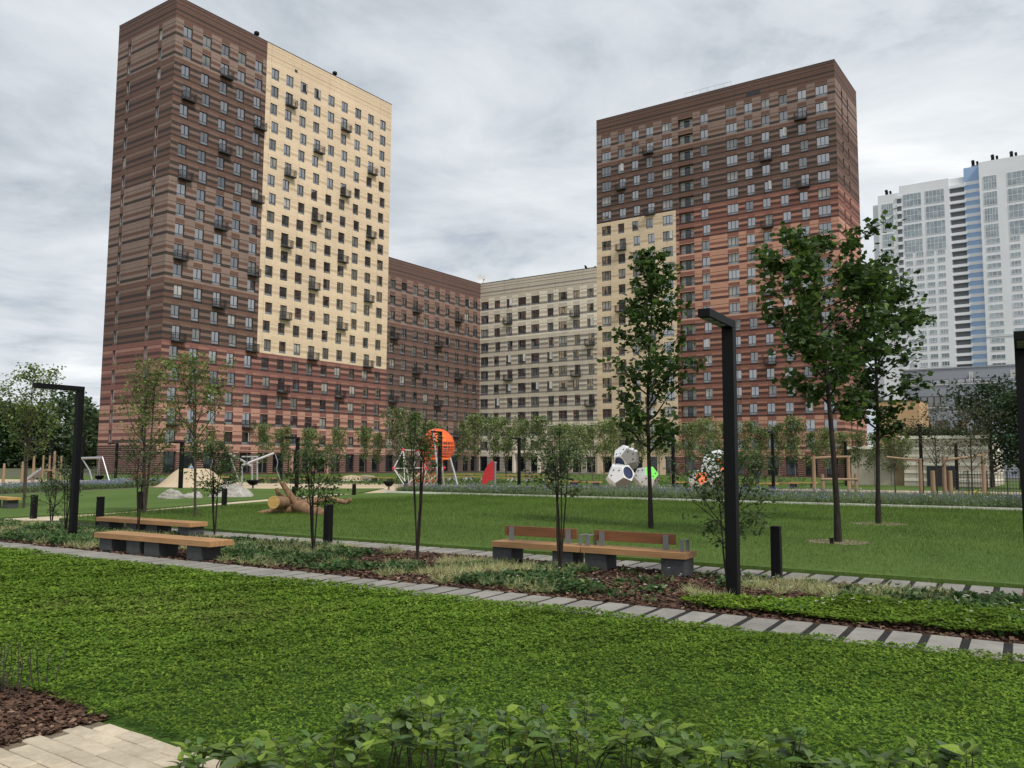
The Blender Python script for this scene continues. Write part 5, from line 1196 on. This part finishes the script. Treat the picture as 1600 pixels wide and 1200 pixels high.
v, f, c = clover(X, .05, .13, CLV, CLVA); o = obj('clover_strip', np_mesh('clover_strip', v, f, c), 'clover', kind='stuff'); tag(o, 'strip of clover behind the near path at the right', 'clover')
# thin grass stalks among the clover
X = in_view_st(26000, -30, 9, 3.0, 10.6); keep = view_mask(X) & (fbm(X, .7, 21) > .05); s_, t_ = ts_of(X); keep &= ~((s_ > TS0 - .05) & (t_ < TT1 + .08)) & ~((s_ < TS0) & (t_ < 4.2)); X = X[keep]; n = len(X)
d = rgn.normal(0, .45, (n, 3)); d[:, 2] = 1; P = np.stack([X[:, 0], X[:, 1], np.full(n, .01)], 1)
v, f, c = leaf_cloud(rgn, P, rgn.uniform(.09, .19, n), 0, 'blade', shade_cols(rgn, n, (.075, .13, .03), .3, (.20, .19, .08), .15), d, 1); o = obj('grass_blades', np_mesh('grass_blades', v, f, c), 'clover', kind='stuff'); tag(o, 'thin grass blades growing through the near clover', 'grass')
# mown lawn: short blades, nearer part
def lawn_blades(n, s0, s1, t0, t1, z, size, name, label, test=None):
    X = in_view_st(n, s0, s1, t0, t1); k = view_mask(X)
    if test is not None: k &= test(X)
    X = X[k]; dist = np.hypot(X[:, 0], X[:, 1]); k = rgn.random(len(X)) < np.clip((22 / dist) ** 1.3, .12, 1); X = X[k]; dist = dist[k]; n = len(X); d = rgn.normal(0, .55, (n, 3)); d[:, 2] = 1; tone = 1 + .22 * fbm(X, .5, 31) + .14 * fbm(X, 2.2, 33)
    P = np.stack([X[:, 0], X[:, 1], np.full(n, z)], 1); cc_ = shade_cols(rgn, n, (.090, .150, .026), .22, (.130, .192, .038), .25) * np.clip(tone, .6, 1.5)[:, None]
    v, f, c = leaf_cloud(rgn, P, size * rgn.uniform(.6, 1.3, n) * np.clip(dist / 22, .8, 2.2), 0, 'blade', cc_, d, 1); v = v.copy()
    o = obj(name, np_mesh(name, v, f, c), 'clover', kind='stuff'); tag(o, label, 'grass')
lawn_blades(520000, -30, 14, 16.95, 44, LAWN_Z, .085, 'lawn_grass', 'short mown grass of the large lawn', lambda X: ((X[:, 0] - k0.x) * kd.y - (X[:, 1] - k0.y) * kd.x > .1) & ((X @ LV) > -28.5 - (X @ LU - 16.9) * .30))
# bed: bark chips, leafy ground cover, pale grass tufts
def chips(X, z, size, name, label):
    n = len(X); a_ = rgn.uniform(0, 6.28, n); d = np.stack([np.cos(a_), np.sin(a_), rgn.normal(0, .25, n)], 1); P = np.stack([X[:, 0], X[:, 1], z + rgn.uniform(.004, .03, n)], 1)
    v, f, c = leaf_cloud(rgn, P, size * rgn.uniform(.5, 1.4, n), 1.0, 'quad', shade_cols(rgn, n, (.085, .044, .027), .45, (.18, .115, .075), .2), d, .4); o = obj(name, np_mesh(name, v, f, c), 'chips', kind='stuff'); tag(o, label, 'bark mulch')
X = in_view_st(42000, -22, 3, 11.75, 15.82); chips(X[view_mask(X)], .012, .075, 'bark_chips', 'reddish bark chips on the long planting bed')
S_ = rgn.uniform(-9.6, TS0, 22000); T_ = rgn.uniform(1.8, 4.2, 22000); X = S_[:, None] * V + T_[:, None] * U; k = view_mask(X) & (T_ < np.interp(S_, [-14, -9.5, -7.6, TS0], [3.55, 3.72, 3.95, 3.88])); chips(X[k], .022, .05, 'bark_chips', 'dark bark chips beside the paved corner at the bottom left')
X = in_view_st(7200, -30, 3, 11.85, 15.75); ss, tt = X @ LV, X @ LU; dens = fbm(X, .9, 41) + .45 * fbm(X, 2.3, 42)
dens = np.where(ss < -19, dens + .5, dens); k = view_mask(X) & (dens > np.interp(ss, [-20, -12, -6, 0], [-.2, .0, .15, .1])) & (tt > 12.05) & (tt < 15.35) & ~((ss > -10.6) & (ss < -6.0) & (tt > 14.9)) & ~((ss > -18.7) & (ss < -14.5) & (tt < 12.5)); Xg = X[k]
parts = []
n = len(Xg) * 9; base = np.repeat(Xg, 9, 0) + rgn.normal(0, .075, (n, 2)); P = np.stack([base[:, 0], base[:, 1], rgn.uniform(.02, .12, n)], 1); d = rgn.normal(size=(n, 3)); d[:, 2] = np.abs(d[:, 2]) * .4 + .1
tone = np.clip(1 + .3 * fbm(base, 1.6, 44), .6, 1.5)[:, None]; v, f, c = leaf_cloud(rgn, P, rgn.uniform(.06, .13, n), .9, 'leaf', shade_cols(rgn, n, (.050, .105, .028), .3, (.13, .19, .065), .2) * tone, d, .4)
o = obj('leafy_ground_cover', np_mesh('leafy_ground_cover', v, f, c), 'leaf_soft', kind='stuff'); tag(o, 'low leafy green ground cover in the planting bed', 'ground cover')
X = in_view_st(4200, -30, 2.5, 12.0, 15.5); ss, tt = X @ LV, X @ LU; k = view_mask(X) & (fbm(X, 1.1, 51) + .45 * fbm(X, 3, 52) > .30) & ~((ss > -10.6) & (ss < -6.0) & (tt > 14.9)) & ~((ss > -18.7) & (ss < -14.5) & (tt < 12.5)) & ~((ss > -3.9) & (tt < 14)); Xt = X[k]; nb = 46; n = len(Xt) * nb
base = np.repeat(Xt, nb, 0) + rgn.normal(0, .035, (n, 2)); d = rgn.normal(0, .75, (n, 3)); d[:, 2] = rgn.uniform(.35, 1.1, n); P = np.stack([base[:, 0], base[:, 1], np.full(n, .012)], 1)
v, f, c = leaf_cloud(rgn, P, rgn.uniform(.12, .25, n), 0, 'blade', shade_cols(rgn, n, (.50, .49, .26), .28, (.24, .27, .09), .3), d, 1); o = obj('pale_grass_tufts', np_mesh('pale_grass_tufts', v, f, c), 'leaf_soft', kind='stuff'); tag(o, 'pale yellow variegated grass tufts in the planting bed', 'grass')
# small white flowers in the bed
X = in_view_st(60, -8, 1, 12.3, 14.8); n = len(X); parts = []; P = np.stack([X[:, 0], X[:, 1], np.full(n, .2)], 1)
for k in range(5):
    a_ = np.full(n, k * 1.2566) + rgn.uniform(0, 1, 1); d = np.stack([np.cos(a_), np.sin(a_), np.full(n, .5)], 1); parts.append(leaf_cloud(rgn, P, .035, 1, 'leaf', shade_cols(rgn, n, (.7, .68, .7), .1), d, .1))
v, f, c = cat(parts); o = obj('small_white_flowers', np_mesh('small_white_flowers', v, f, c), 'leaf_soft', kind='stuff'); tag(o, 'tiny white flowers dotted over the planting bed', 'flowers')
# blue flower meadows
def meadow(name, X, h, nbl, nfl, label, blue=(.17, .20, .36)):
    n = len(X); d = rgn.normal(0, .3, (n, 3)); d[:, 2] = 1; P = np.stack([X[:, 0], X[:, 1], np.full(n, .02)], 1); pt = np.clip(1 + .3 * fbm(X, .5, 61), .6, 1.5)[:, None]
    hh_ = h * rgn.uniform(.65, 1.15, n) * (1 + .15 * fbm(X, .8, 62)); a_ = leaf_cloud(rgn, P, hh_, 0, 'blade', shade_cols(rgn, n, (.13, .18, .075), .3, (.20, .23, .12), .3) * pt, d, 1)
    m_ = rgn.random(n) < np.clip(nfl * (1 + 1.1 * fbm(X, .35, 63)), .03, .95); q = P[m_] + d[m_] / np.linalg.norm(d[m_], axis=1, keepdims=True) * hh_[m_][:, None]; k = len(q)
    col_ = shade_cols(rgn, k, blue, .35, (.24, .22, .42), .2); w8 = rgn.random(k) < .07; col_[w8] = (.6, .6, .45)
    b_ = leaf_cloud(rgn, q, rgn.uniform(.045, .10, k), .7, 'quad', col_); c_ = leaf_cloud(rgn, P[::2] + np.array([0, 0, 1]) * (hh_[::2] * .5)[:, None], rgn.uniform(.1, .2, len(P[::2])), .3, 'leaf', shade_cols(rgn, len(P[::2]), (.11, .16, .06), .3))
    v, f, c = cat([a_, b_, c_]); o = obj(name, np_mesh(name, v, f, c), 'leaf_soft', kind='stuff'); tag(o, label, 'flower meadow')
n = 95000; q = rgn.random((n, 2)); Lk = (k2 - k0).length; wdt = np.interp(q[:, 0] * Lk, [0, 6, 14, Lk], [3, 9, 11, 12]); X = np.array([k0.x, k0.y]) + (q[:, :1] * Lk) * np.array([kd.x, kd.y]) + (q[:, 1:] * wdt[:, None] + .3) * np.array([-kd.y, kd.x])
X = X[view_mask(X)]; meadow('flower_meadow', X, .62, 1, .17, 'blue cornflower meadow along the far edge of the big lawn')
mA_, mB_, mC_, mD_ = G(-60, 775), G(300, 757.5), G(300, 751), G(-60, 756)
n = 22000; q = rgn.random((n, 2)); a_ = np.array([mA_.x, mA_.y]) * (1 - q[:, :1]) + np.array([mB_.x, mB_.y]) * q[:, :1]; b_ = np.array([mD_.x, mD_.y]) * (1 - q[:, :1]) + np.array([mC_.x, mC_.y]) * q[:, :1]; X = a_ * (1 - q[:, 1:] * .35) + b_ * q[:, 1:] * .35
meadow('flower_meadow', X, .5, 1, .5, 'blue-grey flower strip in front of the playground at the left', (.20, .25, .34))

# ------------------------------------------------------------------ foreground leafy shrubs, each large leaf a part
def leaf_mesh(seed):
    r_ = random.Random(seed); m = MB(); n = 6; c_ = []
    bend = r_.uniform(.10, .35); fold = r_.uniform(.12, .3); L_, M_, Rr = [], [], []
    for k in range(n + 1):
        f_ = k / n; w_ = .30 * math.sin(math.pi * min(1, f_ ** .8)) * (1 - .25 * f_) + .002; z = -bend * f_ * f_; L_.append((-w_, f_, z + w_ * fold)); M_.append((0, f_, z)); Rr.append((w_, f_, z + w_ * fold))
    g_ = [(.10, .170, .030), (.13, .205, .034), (.080, .145, .036), (.18, .26, .036), (.11, .165, .062)][seed % 5]
    for k in range(n):
        for A_, B_ in ((L_, M_), (M_, Rr)): m.add([A_[k], B_[k], B_[k + 1], A_[k + 1]], ((0, 1, 2, 3),), g_, 0, True)
    me = m.mesh('leaf'); me.materials.append(MAT['leaf_big']); return me
b = NB('leaf_big'); cA = b.attr(); oi = b.n('ShaderNodeObjectInfo'); cS = b.scale(cA, b.mrange(oi.outputs['Random'], 0, 1, .7, 1.35)); nn_ = b.noise(9, 4, .6); cS = b.scale(cS, b.mrange(nn_, .3, .7, .85, 1.15))
p = b.n('ShaderNodeBsdfPrincipled'); b.l(cS, p.inputs['Base Color']); p.inputs['Roughness'].default_value = .5; p.inputs['Specular IOR Level'].default_value = .3; b.l(b.bump(b.noise(30, 3, .6), .2, .004), p.inputs['Normal'])
tr = b.n('ShaderNodeBsdfTranslucent'); b.l(cS, tr.inputs[0]); mx = b.n('ShaderNodeMixShader'); mx.inputs[0].default_value = .3; b.l(p.outputs[0], mx.inputs[1]); b.l(tr.outputs[0], mx.inputs[2]); b.l(mx.outputs[0], b.o.inputs[0]); MAT['leaf_big'] = b.m
LM = [leaf_mesh(k) for k in range(10)]
def leafy_shrub(px, Y, top, spread, nstem, seed, label, leaf=(.09, .165), bare=False):
    r_ = random.Random(seed); g_ = ground_at(px, Y); h = at(px, top, Y).z; e_ = empty('leafy_shrub', g_); sm_ = MB(); nl = 0
    for s_i in range(nstem):
        a_ = r_.uniform(0, 6.28); o_ = r_.uniform(.1, 1) * spread / 2; hh_ = h * (1 - .35 * (o_ / (spread / 2)) ** 1.5) * r_.uniform(.8, 1.0)
        p0 = Vector((math.cos(a_) * o_ * .45, math.sin(a_) * o_ * .45, 0)); p2 = Vector((math.cos(a_) * o_, math.sin(a_) * o_, hh_)); p1 = p0.lerp(p2, .5) + Vector((r_.gauss(0, .02), r_.gauss(0, .02), .03)); sm_.tube([p0, p1, p2], [.006, .0045, .002], 5)
        npair = r_.randint(3, 5)
        for k in range(npair):
            f_ = 1 - (k * .115 + r_.uniform(0, .03)); q = (p0.lerp(p1, f_ * 2) if f_ < .5 else p1.lerp(p2, f_ * 2 - 1)); ph_ = k * 1.57 + a_
            for sd in (0, 1):
                az = ph_ + sd * math.pi + r_.gauss(0, .25); el = r_.uniform(.05, .65) if k else r_.uniform(.5, 1.0); sz = r_.uniform(*leaf) * (.6 if k == 0 else 1)
                o = obj('leaf', LM[r_.randrange(10)], None, e_, q, (el, r_.gauss(0, .25), az - math.pi / 2)); o.scale = (sz, sz, sz); nl += 1
    sm_.build('stems', 'bark', e_); tag(e_, label, 'shrub', 'leafy shrubs in the foreground')
FS = ((330, 5.5, 1165, .8, 7), (425, 5.35, 1170, .8, 7), (520, 5.6, 1118, .85, 8), (600, 5.75, 1085, .9, 9), (668, 5.9, 1066, .9, 10), (735, 5.5, 1105, .9, 9), (812, 5.7, 1092, .9, 9), (895, 5.85, 1080, .9, 10), (965, 5.5, 1100, .9, 9), (1045, 5.6, 1112, .9, 8), (1130, 5.4, 1140, .8, 7), (1215, 5.6, 1128, .8, 7), (1310, 5.4, 1160, .8, 6), (1400, 5.55, 1142, .8, 6), (1500, 5.4, 1168, .8, 5))
for k, (px, Y, top, sp, ns) in enumerate(FS):
    lab = 'leafy foreground shrub overlapping the paved corner, first from the left' if k == 0 else ('tallest leafy foreground shrub, fifth from the left' if k == 4 else 'leafy shrub along the bottom of the picture, %s from the left' % ORD[k])
    leafy_shrub(px, Y, top, sp, ns, 100 + k, lab)
# thin twiggy plants at the left in the mulch edge
for k, (px, py, top, lab) in enumerate(((22, 1085, 985, 'thin twiggy plant at the left edge, leftmost'), (52, 1095, 995, 'thin twiggy plant in the mulch, middle one'), (88, 1080, 990, 'thin twiggy plant nearest the clover at the left'))):
    g_ = G(px, py); leafy_shrub(px, g_.y, top, .42, 6, 140 + k, lab, (.028, .055)); o = [q for q in bpy.data.objects if q.get('label') == lab][0]; o.name = 'twiggy_plant'; o['category'] = 'plant'; o['group'] = 'thin twiggy plants'
